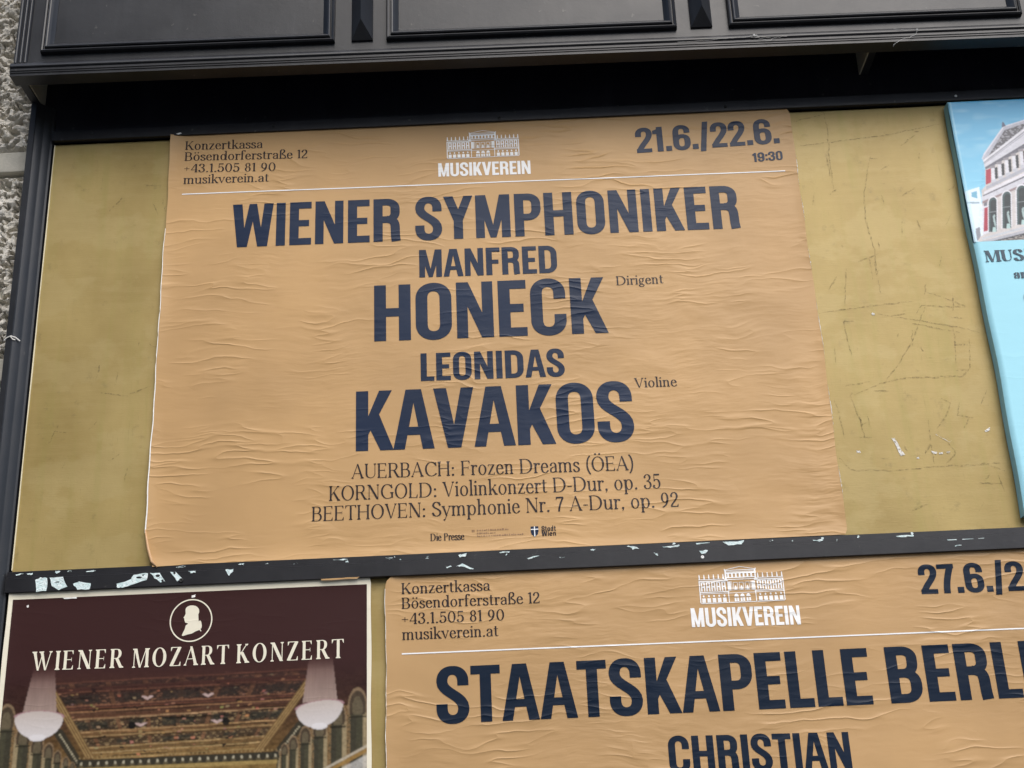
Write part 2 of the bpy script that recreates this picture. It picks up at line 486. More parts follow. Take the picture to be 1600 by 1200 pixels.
    if ch == 'S': return 0.645, g.S(S, B, (.515, .66), ('L', (.515, .74)), ('Q', (.515, .935), (.32, .935)), ('Q', (.13, .935), (.13, .74)), ('C', (.13, .53), (.52, .49), (.52, .26)), ('Q', (.52, .065), (.32, .065)), ('Q', (.125, .065), (.125, .26)), ('L', (.125, .34)), p=1.4)
    if ch == 'U': return 0.70, g.S(S, B, (.1425, 1), ('L', (.1425, .265)), ('Q', (.1425, .065), (.35, .065)), ('Q', (.5575, .065), (.5575, .265)), ('L', (.5575, 1)))
    if ch == '2': return 0.62, g.S(S, B, (.13, .65), ('L', (.13, .745)), ('Q', (.13, .935), (.32, .935)), ('Q', (.505, .935), (.505, .74)), ('C', (.505, .52), (.26, .36), (.155, .09)), p=1.4).R(.05, 0, .575, B).P((.05, 0), (.05, .12), (.16, .30), (.3, .12), (.3, 0))
    if ch == '7': return 0.56, g.R(.02, 1 - B, .55, 1).S(S, S, (.44, .92), ('C', (.36, .66), (.255, .40), (.25, 0)))
    if ch == '1': return 0.42, g.R(.15, 0, .355, 1).P((.015, .72), (.2, .72), (.2, 1), (.17, 1), (.14, .91), (.015, .86))
    if ch in '69':
        g.S(S, B, (.52, .685), ('L', (.52, .745)), ('Q', (.52, .935), (.325, .935)), ('Q', (.135, .935), (.135, .72)), ('L', (.135, .27)), ('Q', (.135, .065), (.33, .065)), ('Q', (.525, .065), (.525, .27)), ('L', (.525, .37)), ('Q', (.525, .56), (.345, .56)), ('C', (.24, .56), (.16, .5), (.135, .40)))
        if ch == '9': g.turn(.33, .5)
        return 0.66, g
    if ch == '8': return 0.66, g.ring(.33, .745, .275, .27, .19, .145, e=2.3).ring(.33, .26, .29, .275, .2, .15, e=2.3)
    if ch == '3':
        g.S(S, B, (.13, .66), ('L', (.13, .75)), ('Q', (.13, .935), (.32, .935)), ('Q', (.51, .935), (.51, .76)), ('L', (.51, .70)), ('Q', (.51, .525), (.25, .525)))
        return 0.65, g.S(S, B, (.25, .525), ('Q', (.52, .525), (.52, .34)), ('L', (.52, .25)), ('Q', (.52, .065), (.32, .065)), ('Q', (.125, .065), (.125, .25)), ('L', (.125, .34)))
    if ch == '.': return 0.27, g.R(.035, 0, .235, .2)
    if ch == ':': return 0.27, g.R(.035, .08, .235, .28).R(.035, .55, .235, .75)
    if ch == '/': return 0.40, g.P((.03, -.11), (.22, -.11), (.36, 1.08), (.17, 1.08))
    return 0.24, g      # space

def serif(ch, T=.105, t=.036, s=.045, X=.69):
    """high-contrast serif; capital height 1, x-height X"""
    g = Glyph()
    h = t
    def foot(x, w, y, up, l=s, r=s):      # small bracketed slab at a stem end
        d = 1 if up else -1
        g.P((x - l, y), (x + w + r, y), (x + w + r, y + d * h), (x + w, y + d * (h + .05)), (x, y + d * (h + .05)), (x - l, y + d * h))
    def stem(x, y0, y1, w=T, b=(1, 1), tp=(1, 1)):
        g.R(x, y0, x + w, y1)
        if b: foot(x, w, y0, True, s * b[0], s * b[1])
        if tp: foot(x, w, y1, False, s * tp[0], s * tp[1])
    q = t / 2
    if ch in 'ÖÜÄöü':
        base = {'Ö': 'O', 'Ä': 'A', 'Ü': 'U', 'ö': 'o', 'ü': 'u'}[ch]
        a, g2 = serif(base, T, t, s, X)
        y = 1.19 if ch.isupper() else X + .24
        g.add(g2).dot(a / 2 - .12, y, .062).dot(a / 2 + .12, y, .062)
        return a, g
    if ch == 'A':
        g.L(.07, 0, .375, 1, t * 1.2).L(.64, 0, .365, 1, T * 1.12, T * .8).R(.16, .32, .53, .32 + t)
        foot(.07 - q, t, 0, True, s, s); foot(.64 - T / 2, T, 0, True); return .76, g
    if ch == 'B':
        stem(.08, 0, 1, b=(1, 0), tp=(1, 0))
        g.S(T, t, (.15, 1 - q), ('L', (.32, 1 - q)), ('Q', (.51, 1 - q), (.51, .77)), ('Q', (.51, .535), (.32, .535)), ('L', (.15, .535)))
        g.S(T * 1.05, t, (.15, .535), ('L', (.34, .535)), ('Q', (.56, .535), (.56, .275)), ('Q', (.56, q), (.34, q)), ('L', (.15, q))); return .67, g
    if ch in 'CG':
        g.S(T * 1.05, t, (.70, .74), ('Q', (.65, .995 - q), (.43, .995 - q), .55), ('Q', (.11, .995 - q), (.11, .5), .56), ('Q', (.11, .005 + q), (.44, .005 + q), .56), ('Q', (.63, .005 + q), (.72, .20 if ch == 'C' else .12), .5), n=16)
        g.P((.72, .70), (.70, .98), (.68, .98), (.62, .86), (.68, .72))
        if ch == 'G': stem(.66, .06, .44, T, b=None, tp=(1.6, .8)); return .82, g
        return .77, g
    if ch == 'D':
        stem(.08, 0, 1, b=(1, 0), tp=(1, 0))
        g.S(T * 1.08, t, (.15, 1 - q), ('L', (.33, 1 - q)), ('Q', (.72, 1 - q), (.72, .5), .57), ('Q', (.72, q), (.33, q), .57), ('L', (.15, q)), n=16); return .83, g
    if ch in 'EF':
        stem(.08, 0, 1, b=(1, 0 if ch == 'E' else 1), tp=(1, 0))
        g.R(.15, 1 - t, .54, 1).P((.55, 1), (.55, .80), (.53, .80), (.47, 1 - t)).R(.15, .5, .46, .5 + t).P((.46, .42), (.48, .42), (.48, .62), (.46, .62))
        if ch == 'E': g.R(.15, 0, .56, t).P((.57, 0), (.57, .22), (.55, .22), (.48, t))
        return (.64 if ch == 'E' else .60), g
    if ch == 'H':
        stem(.08, 0, 1); stem(.60, 0, 1); g.R(.15, .5, .62, .5 + t); return .79, g
    if ch == 'I': stem(.08, 0, 1); return .265, g
    if ch == 'K':
        stem(.08, 0, 1); g.L(.18, .38, .57, 1, t * 1.3).L(.60, 0, .30, .58, T * 1.2)
        foot(.57 - q, t, 1, False, s * 1.4, s); foot(.60 - T / 2, T, 0, True); return .71, g
    if ch == 'L':
        stem(.08, 0, 1, b=(1, 0)); g.R(.15, 0, .54, t).P((.55, 0), (.55, .24), (.53, .24), (.46, t)); return .61, g
    if ch == 'M':
        g.R(.10, 0, .10 + t * 1.1, 1); stem(.73, 0, 1); g.L(.10 + T * .5, 1, .45, 0, T * 1.1, T * .7).L(.455, 0, .75, 1, t * 1.2)
        foot(.10, t, 0, True, s * 1.3, s * 1.3); foot(.08, T * .8, 1, False); return .92, g
    if ch == 'N':
        g.R(.11, 0, .11 + t * 1.1, 1).R(.63, 0, .63 + t * 1.1, 1).L(.10 + T * .35, 1, .64 - T * .1, 0, T * 1.2)
        foot(.11, t, 0, True, s * 1.3, s * 1.3); foot(.07, T * .6, 1, False); foot(.63, t, 1, False, s * 1.3, s * 1.3); return .77, g
    if ch == 'O': return .84, g.ring(.42, .5, .37, .512, T * 1.08, t, 64)
    if ch == 'P' or ch == 'R':
        stem(.08, 0, 1, tp=(1, 0))
        g.S(T, t, (.15, 1 - q), ('L', (.33, 1 - q)), ('Q', (.53, 1 - q), (.53, .755)), ('Q', (.53, .50), (.33, .50)), ('L', (.15, .50)))
        if ch == 'R':
            g.L(.62, 0, .37, .51, T * 1.15); foot(.62 - T / 2, T, 0, True, s * .4, s); return .71, g
        return .63, g
    if ch == 'S': return .60, g.S(T * 1.12, t, (.485, .76), ('Q', (.46, .995 - q), (.29, .995 - q), .55), ('Q', (.10, .995 - q), (.10, .76), .55), ('C', (.10, .55), (.51, .52), (.51, .25)), ('Q', (.51, .005 + q), (.28, .005 + q), .55), ('Q', (.10, .005 + q), (.075, .25), .55), p=1.2, n=14).P((.51, .71), (.50, .98), (.48, .98), (.44, .86), (.475, .71)).P((.06, .28), (.07, .02), (.09, .02), (.13, .13), (.09, .28))
    if ch == 'T':
        stem(.285, 0, 1, tp=None); g.R(.03, 1 - t, .645, 1).P((.02, 1), (.02, .79), (.04, .79), (.11, 1 - t)).P((.655, 1), (.655, .79), (.635, .79), (.565, 1 - t)); return .68, g
    if ch == 'U':
        g.S(T, t, (.08 + T / 2, 1), ('L', (.08 + T / 2, .32)), ('Q', (.08 + T / 2, .005 + q), (.37, .005 + q), .58)); g.S(t * 1.1, t, (.37, .005 + q), ('Q', (.63, .005 + q), (.63, .33), .58), ('L', (.63, 1)))
        foot(.08, T, 1, False); foot(.63 - q, t, 1, False, s * 1.3, s * 1.3); return .74, g
    if ch == 'V':
        g.L(.10, 1, .36, 0, T * 1.12, T * .6).L(.37, 0, .63, 1, t * 1.2); foot(.10 - T / 2, T, 1, False); foot(.63 - q, t, 1, False, s * 1.4, s); return .72, g
    if ch == 'W':
        g.L(.10, 1, .33, 0, T * 1.1, T * .6).L(.34, 0, .53, 1, t * 1.2).L(.46, 1, .71, 0, T * 1.1, T * .6).L(.72, 0, .95, 1, t * 1.2)
        foot(.10 - T / 2, T, 1, False); foot(.46 - T / 2, T, 1, False); foot(.95 - q, t, 1, False, s * 1.4, s); return 1.04, g
    if ch == 'Z':
        g.R(.06, 1 - t, .57, 1).R(.04, 0, .58, t).L(.10, t * .5, .52, 1 - t * .5, T * 1.25).P((.05, 1), (.05, .79), (.07, .79), (.14, 1 - t)).P((.59, 0), (.59, .22), (.57, .22), (.50, t)); return .64, g
    # ---- small letters
    if ch == 'a':
        g.S(T, t, (.11, .52), ('Q', (.13, X - q), (.26, X - q), .55), ('Q', (.40, X - q), (.40, .47), .55), ('L', (.40, .10)), ('Q', (.40, .02), (.49, .03), .5))
        g.S(T * .95, t, (.40, .41), ('C', (.24, .38), (.10, .32), (.10, .17)), ('Q', (.10, .0 + q), (.22, .0 + q), .55), ('C', (.31, q), (.38, .08), (.40, .15))).dot(.12, .52, T * .55); return .52, g
    if ch == 'd':
        g.ring(.27, X / 2, .225, X / 2 + .01, T, t).R(.42, .0, .42 + T, 1.08); foot(.42, T, 0, True, 0, s); foot(.42, T, 1.08, False, s * 1.4, 0); return .60, g
    if ch == 'e': return .51, g.R(.10, .36, .44, .36 + t).S(T, t, (.425, .37), ('Q', (.42, X - q), (.26, X - q), .55), ('Q', (.09, X - q), (.09, .34), .56), ('Q', (.09, q - .01), (.28, q - .01), .56), ('Q', (.40, q - .01), (.46, .17), .5), n=12)
    if ch == 'f':
        g.S(T, t, (.39, .99), ('Q', (.37, 1.08), (.29, 1.08), .55), ('Q', (.165, 1.08), (.165, .88), .55), ('L', (.165, 0)), n=8).R(.02, X - t, .34, X).dot(.375, .985, T * .5); foot(.165 - T / 2, T, 0, True); return .37, g
    if ch == 'g':
        g.ring(.24, .455, .19, .245, T * .95, t).ring(.245, -.13, .225, .155, T * .8, t * 1.2)
        g.S(t * 1.8, t * 1.8, (.13, .25), ('C', (.06, .18), (.08, .08), (.22, .06)), ('L', (.34, .03))).S(t * 1.5, t * 1.5, (.37, .6), ('C', (.42, .68), (.46, .69), (.49, .67))); return .52, g
    if ch == 'h' or ch == 'n' or ch == 'm':
        top = 1.08 if ch == 'h' else X
        g.R(.08, 0, .08 + T, top); foot(.08, T, 0, True); foot(.08, T, top, False, s * 1.4, 0)
        def arch(x):
            g.S(T, t, (x, X * .70), ('C', (x + .04, X * .92), (x + .12, X - q), (x + .185, X - q)), ('Q', (x + .30, X - q), (x + .30, X * .66), .58), ('L', (x + .30, 0)), p=1.6); foot(x + .30 - T / 2, T, 0, True)
        arch(.13)
        if ch == 'm': arch(.43); return .88, g
        return .585, g
    if ch == 'i':
        g.R(.08, 0, .08 + T, X).dot(.08 + T / 2, X + .235, .068); foot(.08, T, 0, True); foot(.08, T, X, False, s * 1.4, 0); return .265, g
    if ch == 'k':
        g.R(.08, 0, .08 + T, 1.08).L(.17, .26, .44, X, t * 1.3).L(.48, 0, .27, .42, T * 1.15); foot(.08, T, 0, True); foot(.08, T, 1.08, False, s * 1.4, 0); foot(.44 - q, t, X, False, s * 1.3, s); foot(.48 - T / 2, T, 0, True); return .575, g
    if ch == 'l':
        g.R(.08, 0, .08 + T, 1.08); foot(.08, T, 0, True); foot(.08, T, 1.08, False, s * 1.4, 0); return .265, g
    if ch == 'o': return .57, g.ring(.285, X / 2, .24, X / 2 + .012, T, t)
    if ch == 'p':
        g.ring(.33, X / 2, .23, X / 2 + .01, T, t).R(.085, -.30, .085 + T, X); foot(.085, T, -.30, True); foot(.085, T, X, False, s * 1.4, 0); return .61, g
    if ch == 'r':
        g.R(.08, 0, .08 + T, X).S(T * .9, t, (.14, X * .62), ('C', (.18, X * .9), (.24, X - q), (.30, X - q)), ('L', (.36, X - t))).dot(.35, X - .075, T * .58); foot(.08, T, 0, True, s, s * 1.3); foot(.08, T, X, False, s * 1.4, 0); return .41, g
    if ch == 's': return .43, g.S(T * 1.02, t, (.345, .52), ('Q', (.33, X - q), (.205, X - q), .55), ('Q', (.085, X - q), (.085, .525), .55), ('C', (.085, .38), (.365, .35), (.365, .17)), ('Q', (.365, q - .01), (.21, q - .01), .55), ('Q', (.08, q - .01), (.065, .18), .55), p=1.2).P((.365, .48), (.355, X - .01), (.335, X - .01), (.30, .58), (.34, .48)).P((.045, .21), (.055, .01), (.075, .01), (.10, .09), (.075, .21))
    if ch == 't':
        g.S(T, t, (.165, X + .20), ('L', (.165, .16)), ('Q', (.165, .005 + q), (.25, .005 + q), .55), ('L', (.345, .07))).R(.03, X - t, .335, X).P((.12, X), (.165 + T / 2, X), (.165 + T / 2, X + .2), (.165, X + .2)); return .37, g
    if ch == 'u':
        g.S(T, t, (.08 + T / 2, X), ('L', (.08 + T / 2, .21)), ('Q', (.08 + T / 2, .005 + q), (.25, .005 + q), .55), ('C', (.33, q), (.39, .08), (.42, .17))).R(.41, 0, .41 + T, X); foot(.41, T, 0, True, 0, s); foot(.08, T, X, False, s * 1.4, 0); foot(.41, T, X, False, s * 1.4, 0); return .60, g
    if ch == 'v':
        g.L(.08, X, .27, 0, T * 1.1, T * .6).L(.275, 0, .46, X, t * 1.2); foot(.08 - T / 2, T, X, False); foot(.46 - q, t, X, False, s * 1.4, s); return .53, g
    if ch == 'y':
        g.L(.08, X, .27, .02, T * 1.1, T * .8).L(.17, -.26, .46, X, t * 1.3).dot(.13, -.255, T * .5); foot(.08 - T / 2, T, X, False); foot(.46 - q, t, X, False, s * 1.4, s); return .53, g
    if ch == 'z':
        g.R(.05, X - t, .42, X).R(.04, 0, .43, t).L(.08, t * .5, .38, X - t * .5, T * 1.1).P((.045, X), (.045, X - .15), (.06, X - .15), (.10, X - t)).P((.44, 0), (.44, .16), (.425, .16), (.38, t)); return .48, g
    if ch == 'ß':
        g.S(T, t, (.08 + T / 2, 0), ('L', (.08 + T / 2, .84)), ('Q', (.08 + T / 2, 1.08), (.28, 1.08), .56), ('Q', (.44, 1.08), (.44, .88), .56), ('C', (.44, .68), (.27, .70), (.27, .58)), ('C', (.27, .44), (.52, .42), (.52, .2)), ('Q', (.52, q), (.38, q), .55), ('L', (.27, .08)), p=1.3); foot(.08, T, 0, True); return .59, g
    # ---- figures and points
    if ch == '1': stem(.13, 0, 1, tp=None); g.P((.13, 1), (.13 + T, 1), (.13 + T, .9), (.03, .86), (.03, .89)); return .33, g
    if ch == '2': return .53, g.S(T, t, (.09, .74), ('Q', (.10, 1 - q), (.27, 1 - q), .55), ('Q', (.43, 1 - q), (.43, .74), .55), ('C', (.43, .5), (.16, .3), (.08, .07)), p=1.3).R(.05, 0, .47, t * 1.6).P((.48, 0), (.48, .2), (.46, .2), (.40, t)).dot(.11, .74, T * .55)
    if ch == '3': return .53, g.S(T, t, (.10, .80), ('Q', (.12, 1 - q), (.26, 1 - q), .55), ('Q', (.41, 1 - q), (.41, .78), .55), ('Q', (.41, .54), (.20, .54), .55)).S(T, t, (.20, .54), ('Q', (.44, .54), (.44, .28), .56), ('Q', (.44, q), (.24, q), .55), ('Q', (.09, q), (.07, .22), .55)).dot(.10, .22, T * .55).dot(.12, .79, T * .5)
    if ch == '4': stem(.33, 0, 1, tp=None); g.R(.02, .26, .50, .26 + t).L(.04, .26, .36, 1, t * 1.3); return .54, g
    if ch == '5': return .52, g.R(.12, .9, .44, 1).R(.11, .5, .11 + t, 1).S(T, t, (.12, .54), ('C', (.17, .62), (.22, .63), (.26, .63)), ('Q', (.43, .63), (.43, .32), .56), ('Q', (.43, q), (.23, q), .56), ('Q', (.09, q), (.07, .2), .55)).dot(.10, .2, T * .55)
    if ch == '7': return .50, g.R(.05, .9, .46, 1).S(T, t, (.445, .94), ('C', (.34, .66), (.21, .40), (.19, 0)), p=.4).P((.04, 1), (.04, .78), (.06, .78), (.10, .9))
    if ch == '8': return .54, g.ring(.27, .765, .185, .245, T * .85, t).ring(.27, .275, .215, .285, T, t)
    if ch == '9': return .55, g.ring(.27, .66, .215, .345, T, t).S(T, t, (.435, .66), ('C', (.44, .35), (.34, .10), (.11, .0)), p=1.0)
    if ch == '0': return .60, g.ring(.30, .5, .255, .51, T, t)
    if ch == '+': return .56, g.R(.08, .42, .48, .42 + t).R(.28 - q, .22, .28 + q, .64)
    if ch == '.': return .26, g.dot(.13, .06, .072)
    if ch == ',': return .26, g.dot(.13, .06, .072).P((.09, .02), (.2, .06), (.17, -.05), (.10, -.14), (.08, -.12), (.12, -.05))
    if ch == ':': return .28, g.dot(.14, .06, .072).dot(.14, .52, .072)
    if ch == '-': return .36, g.R(.05, .34, .31, .34 + t * 1.5)
    if ch == '(': return .33, g.S(T * .9, t, (.30, 1.08), ('C', (.06, .80), (.06, .12), (.30, -.2)), p=1.2)
    if ch == ')': return .33, g.S(T * .9, t, (.03, 1.08), ('C', (.27, .80), (.27, .12), (.03, -.2)), p=1.2)
    return .30, g

def sans_small(ch):
    """plain bold sans for the small city mark"""
    T = .17
    g = Glyph()
    if ch == 'S': return .62, grot('S')[1]
    if ch == 't': return .42, g.R(.12, .0, .12 + T, .95).R(.02, .58, .38, .72).R(.2, 0, .38, .14)
    if ch == 'a': return .60, g.ring(.27, .36, .24, .37, T, .14).R(.36, 0, .36 + T, .72)
    if ch == 'd': return .60, g.ring(.27, .36, .24, .37, T, .14).R(.36, 0, .36 + T, 1.05)
    if ch == 'W': return .95, grot('W')[1]
    if ch == 'i': return .29, g.R(.06, 0, .06 + T, .72).R(.06, .85, .06 + T, 1.02)
    if ch == 'e': return .60, g.R(.1, .3, .5, .43).S(T, .14, (.46, .36), ('Q', (.46, .65), (.29, .65)), ('Q', (.11, .65), (.11, .36)), ('Q', (.11, .07), (.29, .07)), ('L', (.47, .10)))
    if ch == 'n': return .60, g.R(.06, 0, .06 + T, .72).S(T, .14, (.14, .5), ('Q', (.16, .65), (.30, .65)), ('Q', (.44, .65), (.44, .45)), ('L', (.44, 0)))
    return .26, g

_gc = {}
def glyph_mesh(font, ch, kw):
    """union of a glyph's pieces as (verts, tris) in glyph space, cut by a light grid so it can follow wavy paper"""
    key = (font.__name__, ch, tuple(sorted(kw.items())))
    if key in _gc: return _gc[key]
    adv, g = font(ch, **kw)
    res = (adv, [], [])
    if g.p:
        vs, es, fs = [], [], []
        for poly in g.p:
            a = sum(poly[i][0] * poly[(i + 1) % len(poly)][1] - poly[(i + 1) % len(poly)][0] * poly[i][1] for i in range(len(poly)))
            if abs(a) < 1e-7: continue
            if a < 0: poly = poly[::-1]
            i0 = len(vs)
            vs += [Vector(p) for p in poly]
            fs.append(list(range(i0, i0 + len(poly))))
        xs = [v.x for v in vs]; ys = [v.y for v in vs]
        x0, x1, y0, y1 = min(xs) - .01, max(xs) + .01, min(ys) - .01, max(ys) + .01
        for k in range(1, 6):
            yy = y0 + (y1 - y0) * k / 6
            vs += [Vector((x0, yy)), Vector((x1, yy))]; es.append((len(vs) - 2, len(vs) - 1))
        for k in range(1, 4):
            xx = x0 + (x1 - x0) * k / 4
            vs += [Vector((xx, y0)), Vector((xx, y1))]; es.append((len(vs) - 2, len(vs) - 1))
        ov, oe, of, _, _, orf = delaunay_2d_cdt(vs, es, fs, 0, 1e-5, True)
        res = (adv, [(v.x, v.y) for v in ov], [f for f, r in zip(of, orf) if len(r)])
    _gc[key] = res
    return res

def flat_mesh(name, geo, yf, mat, parent):
    """geo = (verts (u,v), faces); yf(u,v) gives the depth so print follows its paper"""
    vs = [(u, yf(u, v), v + Z0) for u, v in geo[0]]
    fs = []
    for f in geo[1]:
        a, b, c = (geo[0][f[0]], geo[0][f[1]], geo[0][f[2]])
        cr = (b[0] - a[0]) * (c[1] - a[1]) - (b[1] - a[1]) * (c[0] - a[0])
        fs.append(tuple(f) if cr > 0 else tuple(f[::-1]))
    used = sorted({i for f in fs for i in f})
    rm = {k: i for i, k in enumerate(used)}
    return mesh_from(name, [vs[k] for k in used], [[rm[i] for i in f] for f in fs], mat, parent)

def text_geo(txt, font, u0, u1, vl, vr, cap, track=0.0, shear=0.0, **kw):
    """fit the line between u0 and u1; baseline runs from vl to vr; cap = capital height"""
    x = 0; vs, fs = [], []
    for ch in txt:
        adv, gv, gf = glyph_mesh(font, ch, kw)
        i0 = len(vs)
        vs += [(px + x, py) for px, py in gv]
        fs += [[i + i0 for i in f] for f in gf]
        x += adv + track
    us = {i for f in fs for i in f}
    xa = min(vs[i][0] for i in us); xb = max(vs[i][0] for i in us)
    k = (u1 - u0) / (xb - xa)
    out = []
    for px, py in vs:
        u = u0 + (px - xa) * k + shear * py * cap
        out.append((u, vl + (vr - vl) * (u - u0) / (u1 - u0) + py * cap))
    return out, fs

def polys_geo(polys):
    """union of plain polygons in (u,v)"""
    vs, fs = [], []
    for poly in polys:
        a = sum(poly[i][0] * poly[(i + 1) % len(poly)][1] - poly[(i + 1) % len(poly)][0] * poly[i][1] for i in range(len(poly)))
        if a < 0: poly = poly[::-1]
        i0 = len(vs)
        vs += [Vector((p[0] * 100, p[1] * 100)) for p in poly]
        fs.append(list(range(i0, i0 + len(poly))))
    ov, oe, of, _, _, orf = delaunay_2d_cdt(vs, [], fs, 0, 1e-4, True)
    return [(v.x / 100, v.y / 100) for v in ov], [f for f, r in zip(of, orf) if len(r)]

def merge_geo(*gs):
    vs, fs = [], []
    for v, f in gs:
        i0 = len(vs); vs += v; fs += [[i + i0 for i in q] for q in f]
    return vs, fs

def facade_polys(x0, x1, y0, y1):
    """white line drawing of a concert house with a raised pedimented middle; box x0..x1, y0..y1 (y1 = tip of pediment)"""
    W_, H_ = x1 - x0, y1 - y0
    out = []
    def r(a, b, c, d): out.append([(x0 + a * W_, y0 + b * H_), (x0 + c * W_, y0 + b * H_), (x0 + c * W_, y0 + d * H_), (x0 + a * W_, y0 + d * H_)])
    def p(*pts): out.append([(x0 + a * W_, y0 + b * H_) for a, b in pts])
    lw = .010
    for side in (0, 1):
        m = (lambda a: a) if not side else (lambda a: 1 - a)
        def rr(a, b, c, d): r(min(m(a), m(c)), b, max(m(a), m(c)), d)
        rr(0, .02, .012, .60); rr(0, .60, .345, .63); rr(0, .655, .335, .672); rr(.01, .30, .35, .325); rr(.01, .265, .35, .28); rr(.01, 0, .33, .02)
        for k in range(6):                       # statues along the parapet
            c = .012 + k * .0565
            p((m(c - .009), .672), (m(c + .009), .672), (m(c + .005), .80), (m(c - .005), .80))
        for k in range(5):                       # upper windows in white bays
            a = .022 + k * .061
            rr(a, .34, a + .015, .59); rr(a + .034, .34, a + .049, .59); rr(a + .013, .565, a + .036, .59); rr(a + .013, .44, a + .036, .48); rr(a + .013, .52, a + .017, .57); rr(a + .032, .52, a + .036, .57)
            rr(a + .017, .34, a + .019, .43)
        for k in range(5):                       # ground floor
            a = .024 + k * .061
            rr(a, .03, a + .042, .15); c = a + .021
            p(*[(m(c + .011 * math.cos(t)), .205 + .032 * math.sin(t)) for t in [i * math.pi / 5 for i in range(10)]])
        rr(.337, .335, .378, .585)               # plain white pier
        rr(.315, .63, .335, .90); rr(.312, .90, .322, 1.0 - .06); rr(.335, .0, .345, .30)
        rr(.385, .335, .39, .585)
        p((m(.315), .90), (m(.315), .915), (m(.5), 1.0), (m(.5), .985))
    r(.315, .885, .685, .905); r(.32, .845, .68, .86); r(.30, .63, .70, .65); r(.335, .68, .665, .705); r(.335, .80, .665, .835)
    for k in range(7):
        a = .345 + k * .0455
        r(a, .69, a + .022, .81)
    for k in range(3):
        c = .43 + k * .07
        r(c - .027, .335, c - .021, .56); r(c + .021, .335, c + .027, .56); r(c - .025, .545, c + .025, .56)
        p(*[(c + .016 * math.cos(t), .345 + .13 * math.sin(t)) for t in [i * math.pi / 6 for i in range(7)]])
        for j in range(2):
            r(c - .026 + j * .03, .035, c - .003 + j * .03, .13)
        p(*[(c + .026 * math.cos(t), .16 + .085 * math.sin(t)) for t in [i * math.pi / 8 for i in range(9)]])
    r(.345, .0, .655, .02); r(.345, .262, .655, .275)
    return out

# ------------------------------------------------------------------ the setting
bm = bmesh.new()
add_box(bm, -60, 60, -45, 0.4, -Z0 - 0.3, -Z0)
tag(bm_obj("pavement", bm, stone_mat("grey_paving", (0.10, 0.10, 0.10), 0.5)), kind='structure')

def fbm(p, o=4):
    return mnoise.fractal(p, 1.0, 2.1, o)

def rough_block(u0, u1, v0, v1, step, parent, seed, depth=0.013):
    """rock-faced limestone block: pecked, pitted face rising from a drafted margin"""
    nu, nv = max(2, int((u1 - u0) / step)), max(2, int((v1 - v0) / step))
    vs, fs = [], []
    for j in range(nv + 1):
        for i in range(nu + 1):
            u = u0 + (u1 - u0) * i / nu; v = v0 + (v1 - v0) * j / nv
            edge = min((v - v0), (v1 - v), (u - u0), (u1 - u))
            k = max(0.0, min(1.0, edge / 0.012))
            q = Vector((u * 1.0, v * 1.25, seed))
            wv = mnoise.noise_vector(q * 45) * .012
            n0 = mnoise.fractal((q + wv) * 84.0, .9, 2.1, 4)
            pit = max(0.0, min(1.0, (-.02 - n0) / .30))
            pit = pit * pit * (3 - 2 * pit)
            lump = fbm(q * 34.0, 3)
            h = 1.0 + .55 * lump + .35 * fbm(q * 8.0, 2) + .22 * n0 - 1.05 * pit
            vs.append((u, 0.040 - 0.006 * k - depth * k * h, v + Z0))
    for j in range(nv):
        for i in range(nu):
            a = j * (nu + 1) + i
            fs.append((a, a + 1, a + nu + 2, a + nu + 1))
    return mesh_from("stone_block", vs, fs, M_STONE, parent)

RIGHT = 2.95          # right end of the poster case
wall = tag(empty("stone_wall", (-0.9, 0.2, 0)), "rough pitted limestone wall with smooth bands behind the dark poster case", "wall")
box("wall_core", -4.0, 6.0, 0.0365, 0.36, -Z0, 2.4, M_BAND, wall, 0)
top = 0.382
for k in range(-3, 5):
    v1 = -0.003 + k * 0.434 + 0.385
    v0 = v1 - 0.385
    for (ua, ub) in ((-1.45, -0.858), (-0.85, -0.262)):
        fine = (ua > -0.9 and -2 < k < 2 or (k == 1 and ua > -.9))
        rough_block(ua, ub, v0, v1, 0.0024 if fine and k in (0, -1, 1) else 0.011, wall, k * 3.1 + ua)
    for (ua, ub) in ((RIGHT - .05, 3.6), (3.608, 4.3)):
        rough_block(ua, ub, v0, v1, 0.014, wall, k * 2.3 + ua)
    box("smooth_band", -1.45, -0.262, 0.020, 0.04, v0 - 0.046, v0 - 0.003, M_BAND, wall, 0.002)
    box("smooth_band", RIGHT - .05, 4.3, 0.016, 0.04, v0 - 0.046, v0 - 0.003, M_BAND, wall, 0.002)

# unseen buildings over the road, added to shape light and reflections: they close the lower part of the sky seen mirrored in the glossy ink
def street_house(name, label, x0, x1, y0, h, col, floors, bays):
    r = tag(empty(name, ((x0 + x1) / 2, y0, 0)), label, "building")
    mw = stone_mat(name + "_render", col, 0.2)
    box("wall", x0, x1, y0 - 9, y0, -Z0, h - Z0, mw, r, 0)
    box("roof", x0 - .4, x1 + .4, y0 - 9.4, y0 + .4, h - Z0, h - Z0 + .35, M_BAND, r, 0)
    glass = NT("window_glass"); glass.b.inputs['Base Color'].default_value = (.02, .025, .03, 1); glass.b.inputs['Roughness'].default_value = .1
    w = (x1 - x0) / bays; fh = h / floors
    for f in range(floors):
        for b in range(bays):
            c = x0 + w * (b + .5); z = f * fh + fh * .28 - Z0
            fr = box("window_frame", c - w * .24, c + w * .24, y0 + .002, y0 + .09, z - .1, z + fh * .55 + .1, M_BAND, r, 0)
            box("pane", c - w * .19, c + w * .19, y0 + .05, y0 + .1, z, z + fh * .55, glass.m, fr, 0)
street_house("unseen_town_house", "unseen tall grey town house across the street, added to shape reflections on the posters", -32, -0.6, -14, 17, (.20, .19, .17), 5, 10)
